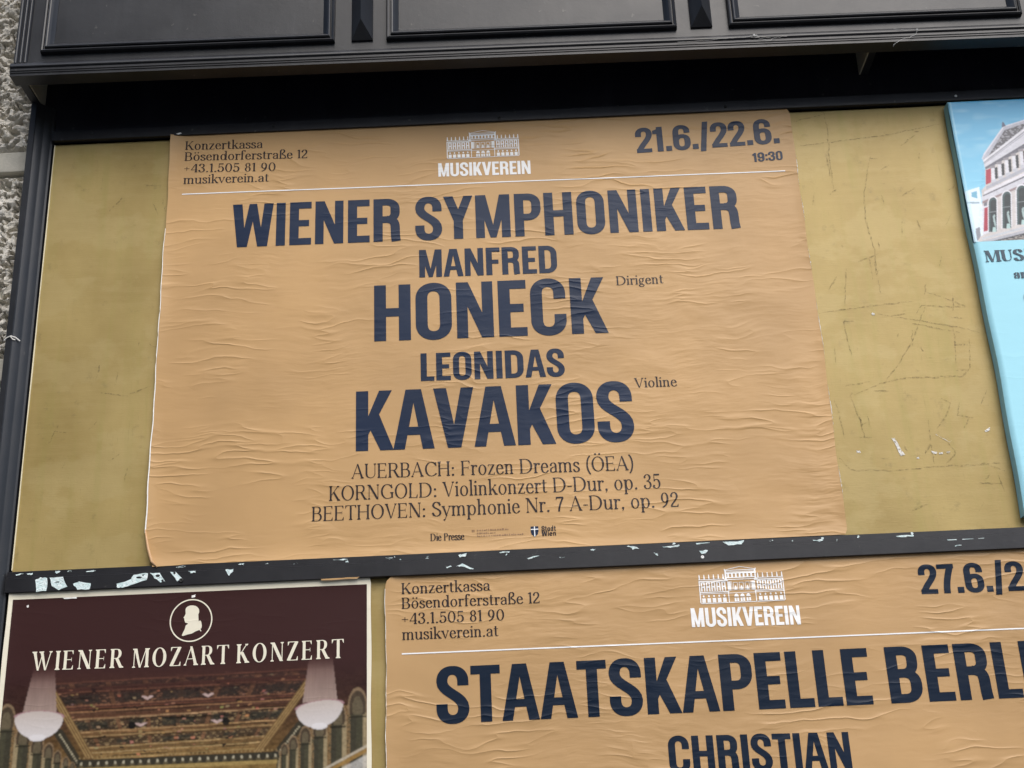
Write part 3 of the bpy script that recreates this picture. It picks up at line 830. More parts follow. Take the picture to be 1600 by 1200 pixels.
street_house("unseen_town_house", "unseen low far town house across the street, added to shape light and reflections", 0.6, 42, -31, 9.0, (.24, .22, .19), 3, 12)

# ------------------------------------------------------------------ poster case
case = tag(empty("poster_case", (0.6, 0, 1.2)), "large dark painted poster case with panelled cornice and gold backing on stone wall", "display case")
box("frieze", -0.262, RIGHT - .02, 0.006, 0.034, -0.004, 0.50, M_FRIEZE, case, 0)

# --- post with a reeded inner bevel
def post(name, pts, v0, v1, parent):
    vs, fs = [], []
    for v in (v0, v1):
        for (x, y) in pts: vs.append((x, y, v + Z0))
    n = len(pts)
    for i in range(n):
        fs.append((i, (i + 1) % n, n + (i + 1) % n, n + i))
    fs.append(tuple(range(n))[::-1]); fs.append(tuple(range(n, 2 * n)))
    bm = bmesh.new()
    bv = [bm.verts.new(p) for p in vs]
    for f in fs: bm.faces.new([bv[i] for i in f])
    return bm_obj(name, bm, M_PAINT, parent)
def reeds(xa, ya, xb, yb, n, r):
    """half-round reeds along the slope a->b"""
    out = []
    dx, dy = xb - xa, yb - ya
    d = math.hypot(dx, dy); nx, ny = dy / d, -dx / d
    for k in range(n):
        s0, s1 = k / n + .04 / n, (k + 1) / n - .04 / n
        for i in range(7):
            a = math.pi * i / 6
            s = s0 + (s1 - s0) * i / 6
            out.append((xa + dx * s + nx * r * math.sin(a), ya + dy * s + ny * r * math.sin(a)))
    return out
bev = reeds(-.2570, -.0215, -.2325, -.0005, 2, .0006)
left_pts = [(-.270, .036), (-.270, -.019), (-.2685, -.0225), (-.2580, -.0228)] + bev + [(-.2300, .0010), (-.2292, .036)]
post("post", left_pts, -1.80, 0.076, case)
mx = RIGHT - .27
post("post", [(mx - x, y) for x, y in left_pts][::-1], -1.80, 0.07, case)

# --- cornice, hung a touch low at the right
TILT = 0.0068
cor_bm = bmesh.new()
FY = -0.120
add_box(cor_bm, -0.2705, RIGHT + .002, FY, FY + .030, 0.070, 0.62, 0.0008)
me = bpy.data.meshes.new("cornice"); bmesh.ops.recalc_face_normals(cor_bm, faces=cor_bm.faces[:]); cor_bm.to_mesh(me); cor_bm.free()
cornice = link_mesh("cornice", me, M_PAINT, case)

def sub_box(name, *a, mat=M_PAINT, bev=.0008):
    return box(name, *a, mat, cornice, bev)
sub_box("side_board", -0.2715, -0.2560, -.0885, .035, 0.0765, 0.60)
sub_box("side_lining", -0.2558, -0.2535, -.0885, .005, 0.0790, 0.60, mat=M_RAW, bev=0)
sub_box("side_board", RIGHT - .012, RIGHT + .003, -.0885, .035, 0.0765, 0.60)
sub_box("rib_board", 1.3365, 1.3505, -.0885, .005, 0.0835, 0.60, bev=.0005)
sub_box("rib_lining", 1.3335, 1.3363, -.0885, .005, 0.0835, 0.60, mat=M_RAW, bev=0)
sub_box("rib_board", 2.303, 2.316, -.0885, .005, 0.0835, 0.60, bev=.0005)
sub_box("rib_lining", 2.30, 2.3028, -.0885, .005, 0.0835, 0.60, mat=M_RAW, bev=0)
sub_box("cap", -0.33, RIGHT + .06, -.20, .035, 0.621, 0.67, bev=.004)
def profile_strip(name, prof, u0, u1, mat=M_PAINT):
    vs, fs = [], []
    n = len(prof)
    for u in (u0, u1):
        for (y, v) in prof: vs.append((u, y, v + Z0))
    for i in range(n):
        fs.append((i, (i + 1) % n, n + (i + 1) % n, n + i))
    fs.append(tuple(range(n))); fs.append(tuple(range(n, 2 * n))[::-1])
    bm = bmesh.new(); bv = [bm.verts.new(p) for p in vs]
    for f in fs: bm.faces.new([bv[i] for i in f])
    return bm_obj(name, bm, mat, cornice)
y = FY
mould = [(y + .001, .0965), (y - .0010, .0958), (y - .0034, .0935), (y - .0056, .0905), (y - .0070, .0872), (y - .0074, .0845), (y - .0062, .0828),
         (y - .0042, .0822), (y - .0042, .0800), (y - .0054, .0792), (y - .0054, .0758), (y - .0038, .0752), (y - .0038, .0722), (y - .0022, .0716), (y - .0022, .0662),
         (y + .0290, .0662), (y + .0290, .0695), (y + .001, .0695)]
profile_strip("base_moulding", mould, -0.2735, RIGHT + .004)
# reeded strip at the left end of the fascia
vs = [(-.2695, FY + .001)]
for k in range(3):
    c0 = -.2690 + k * .0088
    for i in range(7):
        a = math.pi * i / 6
        vs.append((c0 + .0078 * i / 6, FY - .0010 - .0042 * math.sin(a)))
vs.append((-.2430, FY + .001))
post("reeded_strip", vs, 0.0940, 0.61, cornice)

def panel_moulding(u0, u1, v0, v1):
    prof = [(0, -.001), (.0006, .0085), (.0030, .0110), (.0055, .0098), (.0062, .0070), (.0080, .0068), (.0088, .0108), (.0108, .0120),
            (.0130, .0112), (.0165, .0080), (.0200, .0040), (.0225, .0014), (.0232, -.001)]
    vs, fs = [], []
    for (i, d) in prof:
        for (u, v) in ((u0 + i, v0 + i), (u1 - i, v0 + i), (u1 - i, v1 - i), (u0 + i, v1 - i)):
            vs.append((u, FY - d, v + Z0))
    for k in range(len(prof) - 1):
        for c in range(4):
            a, b = k * 4 + c, k * 4 + (c + 1) % 4
            fs.append((a, b, b + 4, a + 4))
    bm = bmesh.new(); bv = [bm.verts.new(p) for p in vs]
    for f in fs: bm.faces.new([bv[i] for i in f])
    return bm_obj("panel_moulding", bm, M_PAINT, cornice)
pv = 0.1125
for (a, b) in ((-.2195, .3305), (.4265, .9690), (1.0655, 1.6110), (1.7045, 2.2520), (2.3430, 2.8880)):
    panel_moulding(a, b, pv, 0.555)
def diamond_block(c):
    w, d = .0200, .029
    v0, v1 = .1145, .555
    pts = [(c - w, FY + .002, v0), (c + w, FY + .002, v0), (c + w, FY + .002, v1), (c - w, FY + .002, v1),
           (c - w, FY - .004, v0), (c + w, FY - .004, v0), (c + w, FY - .004, v1), (c - w, FY - .004, v1),
           (c, FY - d, v0 + .030), (c, FY - d, v1 - .03)]
    fs = [(0, 1, 5, 4), (1, 2, 6, 5), (2, 3, 7, 6), (3, 0, 4, 7), (4, 5, 8), (6, 7, 9), (5, 6, 9, 8), (7, 4, 8, 9), (3, 2, 1, 0)]
    bm = bmesh.new(); bv = [bm.verts.new((a, b, e + Z0)) for a, b, e in pts]
    for f in fs: bm.faces.new([bv[i] for i in f])
    return bm_obj("diamond_block", bm, M_PAINT, cornice)
for c in (.3815, 1.0150, 1.6560, 2.2960): diamond_block(c)
cornice.location = Vector((0, 0, Z0)) - case.location
shift = Vector((0, 0, Z0)) - case.location
me.transform(Matrix.Translation(-shift))
for ch in cornice.children: ch.data.transform(Matrix.Translation(-shift))
cornice.rotation_euler = (0, TILT, 0)

# --- top strip with screws
strip_bm = bmesh.new()
add_box(strip_bm, -0.2285, RIGHT - .045, -.006, .0055, -.0005, .0205, .0008)
top_rail = bm_obj("top_rail", strip_bm, M_STRIP, case)
top_rail.rotation_euler = (0, 0, 0)
def screw(u, v, y, parent, mat=M_SCREW, r=.0034):
    bm = bmesh.new()
    rings = [(r, 0), (r, .0008), (r * .7, .0016), (r * .45, .0017), (r * .35, .0010), (.0001, .0010)]
    vv = [[bm.verts.new((u + a * math.cos(t), y - d, v + Z0 + a * math.sin(t))) for t in [2 * math.pi * k / 14 for k in range(14)]] for a, d in rings]
    for r0, r1 in zip(vv, vv[1:]):
        for k in range(14): bm.faces.new((r0[k], r0[(k + 1) % 14], r1[(k + 1) % 14], r1[k]))
    return bm_obj("screw", bm, mat, parent, smooth=True)
for (u, v) in ((-.153, .0130), (.197, .0105), (.631, .0058), (1.0660, .0088), (1.96, .010), (2.42, .010)):
    screw(u, v, -.006, top_rail)
screw(1.5085, .0090, -.006, top_rail, M_STEEL, .0026)

# --- middle rail with a stepped lip, screw heads and glued paper remnants
RY = -.0085
prof = [(.005, -.8424), (-.0040, -.8424), (-.0060, -.8432), (-.0060, -.8520), (-.0066, -.8526), (-.0066, -.8545), (RY, -.8553), (RY, -.8785), (RY + .0012, -.8795), (.005, -.8795)]
vs, fs = [], []
n = len(prof)
for u in (-.2288, RIGHT - .045):
    for (yy, v) in prof: vs.append((u, yy, v + Z0))
for i in range(n): fs.append((i, (i + 1) % n, n + (i + 1) % n, n + i))
fs.append(tuple(range(n))); fs.append(tuple(range(n, 2 * n))[::-1])
bm = bmesh.new(); bv = [bm.verts.new(p) for p in vs]
for f in fs: bm.faces.new([bv[i] for i in f])
mid_rail = bm_obj("middle_rail", bm, M_STRIP, case)
bm = bmesh.new(); bv = [bm.verts.new((a, b, c - .915)) for a, b, c in vs]
for f in fs: bm.faces.new([bv[i] for i in f])
bm_obj("bottom_rail", bm, M_STRIP, case)
screw(.0660, -.8712, RY, mid_rail, r=.0040)
screw(.9385, -.8708, RY, mid_rail, M_STEEL, .0030)
screw(1.78, -.8700, RY, mid_rail)

def ragged(poly, n=3, amp=.0009):
    out = []
    for i, a in enumerate(poly):
        b = poly[(i + 1) % len(poly)]
        for k in range(n):
            t = k / n
            out.append((a[0] + (b[0] - a[0]) * t + random.uniform(-amp, amp), a[1] + (b[1] - a[1]) * t + random.uniform(-amp, amp)))
    return out
def remnant(poly, y, parent, mat=M_SCRAP, amp=.0011, hole=None, th=.0007):
    p = ragged(poly, 3, amp * .8)
    vs, fs = [], []
    g = polys_geo([p])
    gv, gf = g
    if hole:
        hs = [tuple(h) for h in hole]
        def inside(c): 
            return any(((c[0] - h[0]) / h[2]) ** 2 + ((c[1] - h[1]) / h[3]) ** 2 < 1 for h in hs)
        # refine so that worn-through spots can be left open
        V2 = [Vector((x * 100, yv * 100)) for x, yv in p]
        i0 = len(V2); fl = [list(range(i0))]
        a = sum(p[i][0] * p[(i + 1) % len(p)][1] - p[(i + 1) % len(p)][0] * p[i][1] for i in range(len(p)))
        if a < 0: fl = [fl[0][::-1]]
        for h in hs:
            k0 = len(V2)
            V2 += [Vector(((h[0] + h[2] * (1 + .25 * math.sin(5 * t)) * math.cos(t)) * 100, (h[1] + h[3] * math.sin(t)) * 100)) for t in [2 * math.pi * k / 12 for k in range(12)]]
            fl.append(list(range(k0, k0 + 12)))
        ov, oe, of, _, _, orf = delaunay_2d_cdt(V2, [], fl, 0, 1e-4, True)
        gv = [(v.x / 100, v.y / 100) for v in ov]
        gf = [f for f, r in zip(of, orf) if list(r) == [0]]
    return flat_mesh("paper_remnant", (gv, gf), lambda u, v: y - th - .0004 * math.sin(u * 900) * math.sin(v * 700), mat, parent)
RS = [
 ([(-0.1759, -0.8795), (-0.179, -0.8591), (-0.1709, -0.8555), (-0.1599, -0.8567), (-0.1589, -0.8785)], None),
 ([(-0.1558, -0.8560), (-0.1335, -0.8556), (-0.1252, -0.8734), (-0.1387, -0.8782), (-0.15, -0.8712)], [(-.1420, -.8645, .0042, .0010)]),
 ([(-0.116, -0.8684), (-0.1056, -0.8656), (-0.086, -0.8698), (-0.0859, -0.8790), (-0.1066, -0.8787)], None),
 ([(-0.0429, -0.8728), (-0.0219, -0.8672), (-0.014, -0.8578), (0.0008, -0.8560), (0.0092, -0.8558), (0.0081, -0.8675), (-0.0161, -0.874), (-0.0317, -0.8789), (-0.0403, -0.8784)], [(-.0050, -.8628, .0050, .0018), (.0015, -.8590, .002, .0012)]),
 ([(0.0126, -0.8560), (0.0286, -0.8558), (0.0393, -0.8711), (0.0319, -0.8729), (0.0207, -0.8648)], [(.0262, -.8612, .0036, .0024), (.0345, -.8700, .002, .002)]),
 ([(0.046, -0.8561), (0.0566, -0.8556), (0.0659, -0.8679), (0.0597, -0.872)], [(.0540, -.8580, .0020, .0022)]),
 ([(0.0769, -0.8560), (0.0899, -0.8562), (0.0889, -0.8591), (0.0814, -0.8588)], None),
 ([(0.139, -0.8556), (0.153, -0.8556), (0.1522, -0.8590), (0.1461, -0.8668), (0.1415, -0.8604)], None),
 ([(0.644, -0.8586), (0.6649, -0.8557), (0.6669, -0.8563), (0.6472, -0.8613)], None),
 ([(0.5259, -0.868), (0.5367, -0.8641), (0.5557, -0.8737), (0.5504, -0.8734), (0.5345, -0.8684)], None),
 ([(0.5095, -0.8690), (0.5180, -0.8660), (0.5190, -0.8670), (0.5110, -0.8705)], None),
 ([(0.8581, -0.859), (0.8633, -0.8614), (0.8651, -0.8648), (0.861, -0.8635)], None),
 ([(0.9352, -0.8602), (0.9492, -0.8587), (0.9455, -0.864), (0.938, -0.8647)], None),
 ([(1.3482, -0.8593), (1.4125, -0.859), (1.41, -0.861), (1.3534, -0.8607)], [(1.37, -.8599, .005, .0016), (1.398, -.860, .004, .0016)]),
 ([(1.36, -.8705), (1.372, -.8690), (1.374, -.8702), (1.362, -.8715)], None),
 ([(.700, -.8600), (.709, -.8590), (.7095, -.8605), (.701, -.8612)], None)]
for poly, hole in RS: remnant(poly, RY, mid_rail, hole=hole)
LS = [[(0.5307, -0.8470), (0.5436, -0.8460), (0.5424, -0.8514), (0.5326, -0.8518)], [(0.5995, -0.8462), (0.6177, -0.8459), (0.6144, -0.8479), (0.6016, -0.8474)],
 [(0.7528, -0.8487), (0.7614, -0.848), (0.7578, -0.8518)], [(0.8141, -0.846), (0.8243, -0.8511), (0.8351, -0.8510), (0.8206, -0.8452)], [(0.8728, -0.8498), (0.8999, -0.8466), (0.904, -0.849), (0.8866, -0.8515)],
 [(0.975, -0.8467), (1.0116, -0.8451), (1.0065, -0.8510), (0.9847, -0.8516)], [(1.2653, -0.8489), (1.2965, -0.8482), (1.2938, -0.8504), (1.2745, -0.8506)],
 [(1.292, -.8440), (1.295, -.8440), (1.296, -.8500), (1.293, -.8500)], [(1.1264, -0.8496), (1.146, -0.8472), (1.143, -0.8512), (1.1269, -0.8515)], [(0.4062, -0.8462), (0.4234, -0.8482), (0.4212, -0.8514), (0.4148, -0.8500)],
 [(-.2150, -.8480), (-.2020, -.8462), (-.2015, -.8475), (-.213, -.8490)], [(-.1960, -.8475), (-.1850, -.8470), (-.1860, -.8490), (-.195, -.8490)], [(-.1480, -.8455), (-.1400, -.8450), (-.1410, -.8490), (-.147, -.8492)],
 [(-.0960, -.8470), (-.0780, -.8462), (-.0800, -.8480), (-.095, -.8490)], [(.0560, -.8470), (.0700, -.8455), (.0705, -.8468), (.058, -.8482)], [(.160, -.8462), (.170, -.8455), (.168, -.8480), (.161, -.8484)],
 [(.32, -.8470), (.345, -.8460), (.343, -.8472), (.322, -.8480)], [(.93, -.8455), (.955, -.8450), (.953, -.8466), (.931, -.8470)]]
for k in range(15):
    u = random.choice((random.uniform(.42, 1.17), random.uniform(.42, 1.17), random.uniform(-.2, .4), random.uniform(1.2, 1.47)))
    v = random.uniform(-.8512, -.8446); w = random.uniform(.0018, .0075); h = random.uniform(.0006, .0022)
    LS.append([(u, v - h), (u + w, v - h * .6), (u + w * .9, v + h), (u + w * .2, v + h * .8)])
for poly in LS: remnant(poly, -.0060, mid_rail, amp=.0013)

# --- gold backing boards
GY = .006
upper = box("backing_board", -.2262, RIGHT - .05, GY, .03, -.8430, .0, M_GOLD, case, 0)
lower = box("backing_board", -.2262, RIGHT - .05, GY, .03, -1.757, -.8790, M_GOLD, case, 0)
def edge_mat():  # bright line of the lit board edge, put into a pale colour
    nt = NT("lit_board_edge")
    n = nt.noise(nt.pos(), 60, 3)
    nt.l(nt.mix(n, (.62, .54, .34), (.78, .72, .52)), nt.b.inputs['Base Color'])
    nt.b.inputs['Roughness'].default_value = .7
    return nt.m
M_EDGE = edge_mat()
for (pv0, pv1, par) in ((-.838, -.004, upper), (-1.755, -.883, lower)):
    vs, fs = [], []
    N = 60
    for i in range(N + 1):
        v = pv0 + (pv1 - pv0) * i / N
        w = .0009 + .0007 * (0.5 + 0.5 * math.sin(v * 23)) + random.uniform(0, .0004)
        vs += [(-.2266, GY - .0022, v + Z0), (-.2266 + w, GY - .0018, v + Z0), (-.2266 + w, GY + .001, v + Z0)]
    for i in range(N):
        a = i * 3
        fs += [(a, a + 1, a + 4, a + 3), (a + 1, a + 2, a + 5, a + 4)]
    mesh_from("board_edge", vs, fs, M_EDGE, par)

SCR = [
[(1.2553, -0.0058), (1.2572, -0.0489), (1.2526, -0.1122), (1.2517, -0.1745)], [(1.3307, -0.1092), (1.3081, -0.1842), (1.3029, -0.2383), (1.31, -0.3054), (1.3077, -0.3706)],
[(1.3063, -0.3315), (1.309, -0.3939)], [(1.1929, -0.429), (1.2518, -0.4217), (1.3337, -0.4156), (1.363, -0.4132)],
[(1.3913, -0.3954), (1.4271, -0.4112), (1.4588, -0.4294), (1.3789, -0.4229), (1.3674, -0.4376)], [(1.2961, -0.4354), (1.3632, -0.45), (1.4407, -0.4689), (1.4732, -0.4805)],
[(1.3565, -0.456), (1.439, -0.4789)], [(1.2349, -0.4438), (1.2373, -0.4941), (1.2403, -0.5141)], [(1.2935, -0.5645), (1.3151, -0.5411), (1.3508, -0.4933), (1.3843, -0.4257)],
[(1.2347, -0.5884), (1.2825, -0.57), (1.3234, -0.561), (1.3912, -0.5619), (1.4308, -0.5625), (1.4458, -0.5474), (1.4529, -0.4921)], [(1.4297, -0.4659), (1.4216, -0.5425)],
[(1.1981, -0.5927), (1.2037, -0.6265), (1.2071, -0.6682)], [(1.2286, -0.5917), (1.2388, -0.6401), (1.2417, -0.6757)], [(1.3848, -0.6015), (1.4, -0.6119), (1.3884, -0.6353), (1.369, -0.6581)],
[(1.3563, -0.6397), (1.3535, -0.6926), (1.3544, -0.7218)], [(1.3829, -0.6823), (1.3949, -0.7039), (1.3742, -0.7227)], [(1.1914, -0.7025), (1.2103, -0.7266), (1.287, -0.7302), (1.3758, -0.7262), (1.4418, -0.727), (1.4726, -0.74)],
[(1.1952, -0.0242), (1.2585, -0.0103), (1.2473, -0.0011)], [(1.2009, -0.0786), (1.2625, -0.0733), (1.3615, -0.0643), (1.4368, -0.0512), (1.4748, -0.0432)],
[(1.2406, -0.4186), (1.2532, -0.3419)], [(1.4169, -0.8081), (1.4269, -0.7938)], [(1.2527, -0.2932), (1.253, -0.2999)],
[(-.05, -.10), (-.02, -.103)], [(-.012, -.13), (-.004, -.16)], [(-.03, -.14), (-.018, -.165)], [(-.10, -.52), (-.05, -.53)], [(-.02, -.43), (0, -.44)]]
for k in range(62):           # faint short scuffs
    u, v = random.uniform(1.20, 1.47), random.uniform(-.82, -.03)
    if k > 50: u, v = random.uniform(-.21, -.02), random.uniform(-.8, -.03)
    a = random.choice((random.gauss(0, .15), random.gauss(1.5, .2), random.gauss(1.0, .4))); L = random.uniform(.008, .045)
    SCR.append([(u, v), (min(1.475, u + L * math.cos(a) * .5), v + L * math.sin(a) * .5 + random.gauss(0, .001)), (min(1.478, u + L * math.cos(a)), v + L * math.sin(a))])
for ln in SCR:
    pts = []
    for a, b in zip(ln, ln[1:]):
        m = max(2, int(math.hypot(b[0] - a[0], b[1] - a[1]) / .006))
        for i in range(m):
            t = i / m
            pts.append((a[0] + (b[0] - a[0]) * t + random.gauss(0, .0006), a[1] + (b[1] - a[1]) * t + random.gauss(0, .0006)))
    pts.append(ln[-1])
    vs, fs = [], []
    for i, p in enumerate(pts):
        a = pts[max(0, i - 1)]; b = pts[min(len(pts) - 1, i + 1)]
        d = Vector((b[0] - a[0], b[1] - a[1])).normalized()
        w = (.0007 + .0011 * random.random()) * (1 - .6 * abs(2 * i / (len(pts) - 1) - 1) ** 3)
        vs += [(p[0] - d.y * w, GY - .0005, p[1] + d.x * w + Z0), (p[0] + d.y * w, GY - .0005, p[1] - d.x * w + Z0)]
    for i in range(len(pts) - 1): fs.append((2 * i, 2 * i + 1, 2 * i + 3, 2 * i + 2))
    mesh_from("scratch_mark", vs, fs, M_SCRATCH, upper)
for poly in ([(1.2885, -.672), (1.293, -.672), (1.306, -.703), (1.298, -.7045)], [(1.364, -.668), (1.368, -.668), (1.390, -.681), (1.386, -.683)], [(1.354, -.698), (1.362, -.700), (1.362, -.7035), (1.353, -.702)],
             [(1.3655, -.7010), (1.3710, -.7005), (1.3715, -.7035), (1.366, -.704)], [(1.378, -.7000), (1.384, -.6995), (1.3835, -.703), (1.378, -.7025)], [(1.451, -.664), (1.460, -.660), (1.4605, -.665), (1.452, -.668)],
             [(1.2235, -.692), (1.230, -.691), (1.231, -.696), (1.224, -.696)], [(1.286, -.433), (1.292, -.432), (1.292, -.437), (1.287, -.437)], [(1.326, -.7085), (1.330, -.708), (1.330, -.711), (1.326, -.711)]):
    remnant(poly, GY, upper, M_FLAKE, .0014)

# small things caught on the case
def strands(name, label, cat, lines, rad, blobs, mat, origin):
    bm = bmesh.new()
    for ln in lines: tube(bm, [W(u, v, yy) for u, v, yy in ln], rad, 5)
    for (u, v, yy, r) in blobs:
        t = bmesh.ops.create_icosphere(bm, subdivisions=2, radius=r, matrix=Matrix.Translation(W(u, v, yy)))
        for vtx in t['verts']:
            c = W(u, v, yy)
            vtx.co = c + (vtx.co - c) * (1 + .55 * mnoise.noise(vtx.co * 900))
    o = bm_obj(name, bm, mat, None, origin)
    tag(o, label, cat)
    return o
nt = NT("grey_cobweb_silk"); nt.b.inputs['Base Color'].default_value = (.55, .55, .53, 1); nt.b.inputs['Roughness'].default_value = .9
yw = FY - .0075
def wob(pts, yy=yw): 
    out = []
    for (a, b) in zip(pts, pts[1:]):
        for i in range(4):
            t = i / 4
            out.append((a[0] + (b[0] - a[0]) * t + random.gauss(0, .0008), a[1] + (b[1] - a[1]) * t + random.gauss(0, .0008), yy - .001 * random.random()))
    out.append((*pts[-1], yy))
    return out
strands("cobweb", "dusty grey cobweb strand with white fluff on the cornice moulding above the orange poster", "cobweb",
        [wob([(0.9689, 0.0727), (1.0284, 0.0752), (1.0641, 0.0761), (1.0879, 0.0777), (1.1095, 0.0794), (1.123, 0.0729), (1.1343, 0.0681), (1.1528, 0.0742), (1.1708, 0.0761)]),
         wob([(1.095, .0785), (1.112, .0760), (1.128, .0745), (1.14, .0738)])], .00032, [(1.1095, .0802, yw, .0030), (1.1145, .0798, yw, .0018)], nt.m, W(1.10, .078, yw))
strands("cobweb", "thin cobweb thread hanging from the cornice near the wooden rib at right", "cobweb",
        [wob([(1.3672, 0.0811), (1.3847, 0.0788), (1.4117, 0.0773)]), wob([(1.4117, 0.0773), (1.4092, 0.0689), (1.3938, 0.0612), (1.3687, 0.0512), (1.3628, .043)])], .00030, [(1.4117, .0775, yw, .0016)], nt.m, W(1.39, .075, yw))
strands("thread", "short pale thread snagged across the left post of the case", "thread",
        [[(-0.2715, -0.4233, -.0225), (-.2660, -.4185, -.0242), (-0.2587, -0.4161, -.0250), (-0.2517, -0.4177, -.0215), (-0.2450, -0.423, -.0165)], [(-.2600, -.4165, -.0255), (-.2560, -.4215, -.0225), (-.2520, -.4222, -.0205)]], .0011, [], M_TORN, W(-.256, -.418, -.024))

# ------------------------------------------------------------------ posters
def wave(u, v, s=0.0):
    return (math.sin(u * 9 + 2.2 * math.sin(v * 7 + s)) * math.sin(v * 23 + 1.5 * math.sin(u * 5 + s)) + .6 * math.sin(v * 61 + 3 * math.sin(u * 6 + 2 * s)) * math.sin(u * 13 + s))

def bump1(x, w): return math.exp(-(max(0.0, x) / w) ** 1.3)

def yA(u, v):
    d = .0009 + .00035 * (1 + wave(u, v))
    d += bump1(u, .010) * .0026 * (.6 + .4 * math.sin(v * 17 + 1))
    d += bump1(1.189 - u, .008) * .0022 * (.6 + .4 * math.sin(v * 21))
    d += bump1(.8425 + v, .010) * .0030 + bump1(.8425 + v, .010) * bump1(u, .08) * .004
    d += bump1(math.hypot(u - .0, v + .0), .022) * .004
    return -d

def sheet(name, lf, rf, tf, bf, nu, nv, yf, mat, parent):
    """paper sheet between edge curves: lf/rf(t) give u along the height, tf/bf(s) give v along the width"""
    vs, fs = [], []
    for j in range(nv + 1):
        t = j / nv
        for i in range(nu + 1):
            s = i / nu
            v = tf(s) + (bf(s) - tf(s)) * t
            a, b = lf(v), rf(v)
            vs.append((a + (b - a) * s, 0, v))
    vs = [(u, yf(u, v), v + Z0) for u, _, v in vs]
    for j in range(nv):
        for i in range(nu):
            k = j * (nu + 1) + i
            fs.append((k, k + nu + 1, k + nu + 2, k + 1))
    return mesh_from(name, vs, fs, mat, parent, smooth=True)

def strip_along(name, pts, w, yf, mat, parent, out=.0006):
    """thin sliver of torn paper following an edge; w(i) is its width"""
    vs, fs = [], []
    for i, (u, v) in enumerate(pts):
        a = pts[max(0, i - 1)]; b = pts[min(len(pts) - 1, i + 1)]
        d = Vector((b[0] - a[0], b[1] - a[1])).normalized()
        ww = w(i)
        vs += [(u, yf(u, v) - out, v + Z0), (u - d.y * ww, yf(u, v) - out - .0004, v + d.x * ww + Z0)]
    for i in range(len(pts) - 1): fs.append((2 * i, 2 * i + 1, 2 * i + 3, 2 * i + 2))
    return mesh_from(name, vs, fs, mat, parent)

INK = .0006
def above(yf, d=INK): return lambda u, v: yf(u, v) - d
def put(name, txt, font, u0, u1, vl, vr, cap, yf, mat, parent, **kw):
    return flat_mesh(name, text_geo(txt, font, u0, u1, vl, vr, cap, **kw), above(yf), mat, parent)

# --- the large orange poster
A = tag(empty("concert_poster", W(.594, -.841, 0)), "large crinkled orange concert poster headed WIENER SYMPHONIKER above the dark middle rail", "poster")
def lfA(v):
    e = .0006 * math.sin(v * 31) + .0004 * math.sin(v * 83)
    if v < -.785: return e + (-.785 - v) * .27
    return e
def rfA(v):
    e = 1.1880 + .0010 * math.sin(v * 12 + 1) + .0006 * math.sin(v * 47)
    if v < -.832: return e - (-.832 - v) * .5
    if v > -.010: return e - (v + .010) * .6
    return e
sheet("paper", lfA, rfA, lambda s: .001, lambda s: -.8427 + .0012 * s - .0026 * math.exp(-s / .06), 150, 110, yA, M_ORANGE, A)
AG = dict(font=grot, yf=yA, parent=A)
put("headline", "WIENER SYMPHONIKER", u0=.1245, u1=1.0690, vl=-.2455, vr=-.2525, cap=.0900, mat=M_INK, track=.012, **AG)
put("lettering", "MANFRED", u0=.4725, u1=.7255, vl=-.3245, vr=-.3275, cap=.0560, mat=M_INK, track=.004, **AG)
put("lettering", "HONECK", u0=.3893, u1=.8108, vl=-.4480, vr=-.4515, cap=.1110, mat=M_INK, track=.0, **AG)
put("lettering", "LEONIDAS", u0=.4720, u1=.7280, vl=-.5285, vr=-.5315, cap=.0530, mat=M_INK, track=.01, **AG)
put("lettering", "KAVAKOS", u0=.3568, u1=.8430, vl=-.6545, vr=-.6580, cap=.1115, mat=M_INK, track=-.012, **AG)
put("date_lettering", "21.6./22.6.", u0=.8885, u1=1.1620, vl=-.0832, vr=-.0748, cap=.0545, mat=M_INK, track=-.01, **AG)
put("time_lettering", "19:30", u0=1.1065, u1=1.1635, vl=-.1140, vr=-.1115, cap=.0195, mat=M_INK, **AG)
SF = dict(font=serif, yf=yA, mat=M_BROWN, parent=A)
for (t, u1, vl, vr) in (("Konzertkassa", .1765, -.0315, -.0350), ("Bösendorferstraße 12", .2625, -.0555, -.0615), ("+43.1.505 81 90", .2025, -.0812, -.0865), ("musikverein.at", .1905, -.1063, -.1090)):
    put("address_lettering", t, u0=.0283, u1=u1, vl=vl, vr=vr, cap=.0185, T=.115, t=.042, **SF)
put("role_lettering", "Dirigent", u0=.8312, u1=.9170, vl=-.3580, vr=-.3582, cap=.0182, T=.115, t=.045, **SF)
put("role_lettering", "Violine", u0=.8490, u1=.9245, vl=-.5592, vr=-.5600, cap=.0182, T=.115, t=.045, **SF)
put("programme_lettering", "AUERBACH: Frozen Dreams (ÖEA)", u0=.3495, u1=.8360, vl=-.7040, vr=-.7110, cap=.0262, **SF)
put("programme_lettering", "KORNGOLD: Violinkonzert D-Dur, op. 35", u0=.3112, u1=.8800, vl=-.7420, vr=-.7458, cap=.0262, **SF)
put("programme_lettering", "BEETHOVEN: Symphonie Nr. 7 A-Dur, op. 92", u0=.2820, u1=.9075, vl=-.7770, vr=-.7795, cap=.0258, **SF)
put("sponsor_lettering", "Die Presse", u0=.4838, u1=.5415, vl=-.8205, vr=-.8210, cap=.0128, T=.17, t=.05, s=.03, **SF)
put("sponsor_lettering", "Stadt", font=sans_small, u0=.6722, u1=.6965, vl=-.8118, vr=-.8120, cap=.0088, yf=yA, mat=M_BROWN, parent=A)
put("sponsor_lettering", "Wien", font=sans_small, u0=.6722, u1=.6965, vl=-.8205, vr=-.8205, cap=.0088, yf=yA, mat=M_BROWN, parent=A)
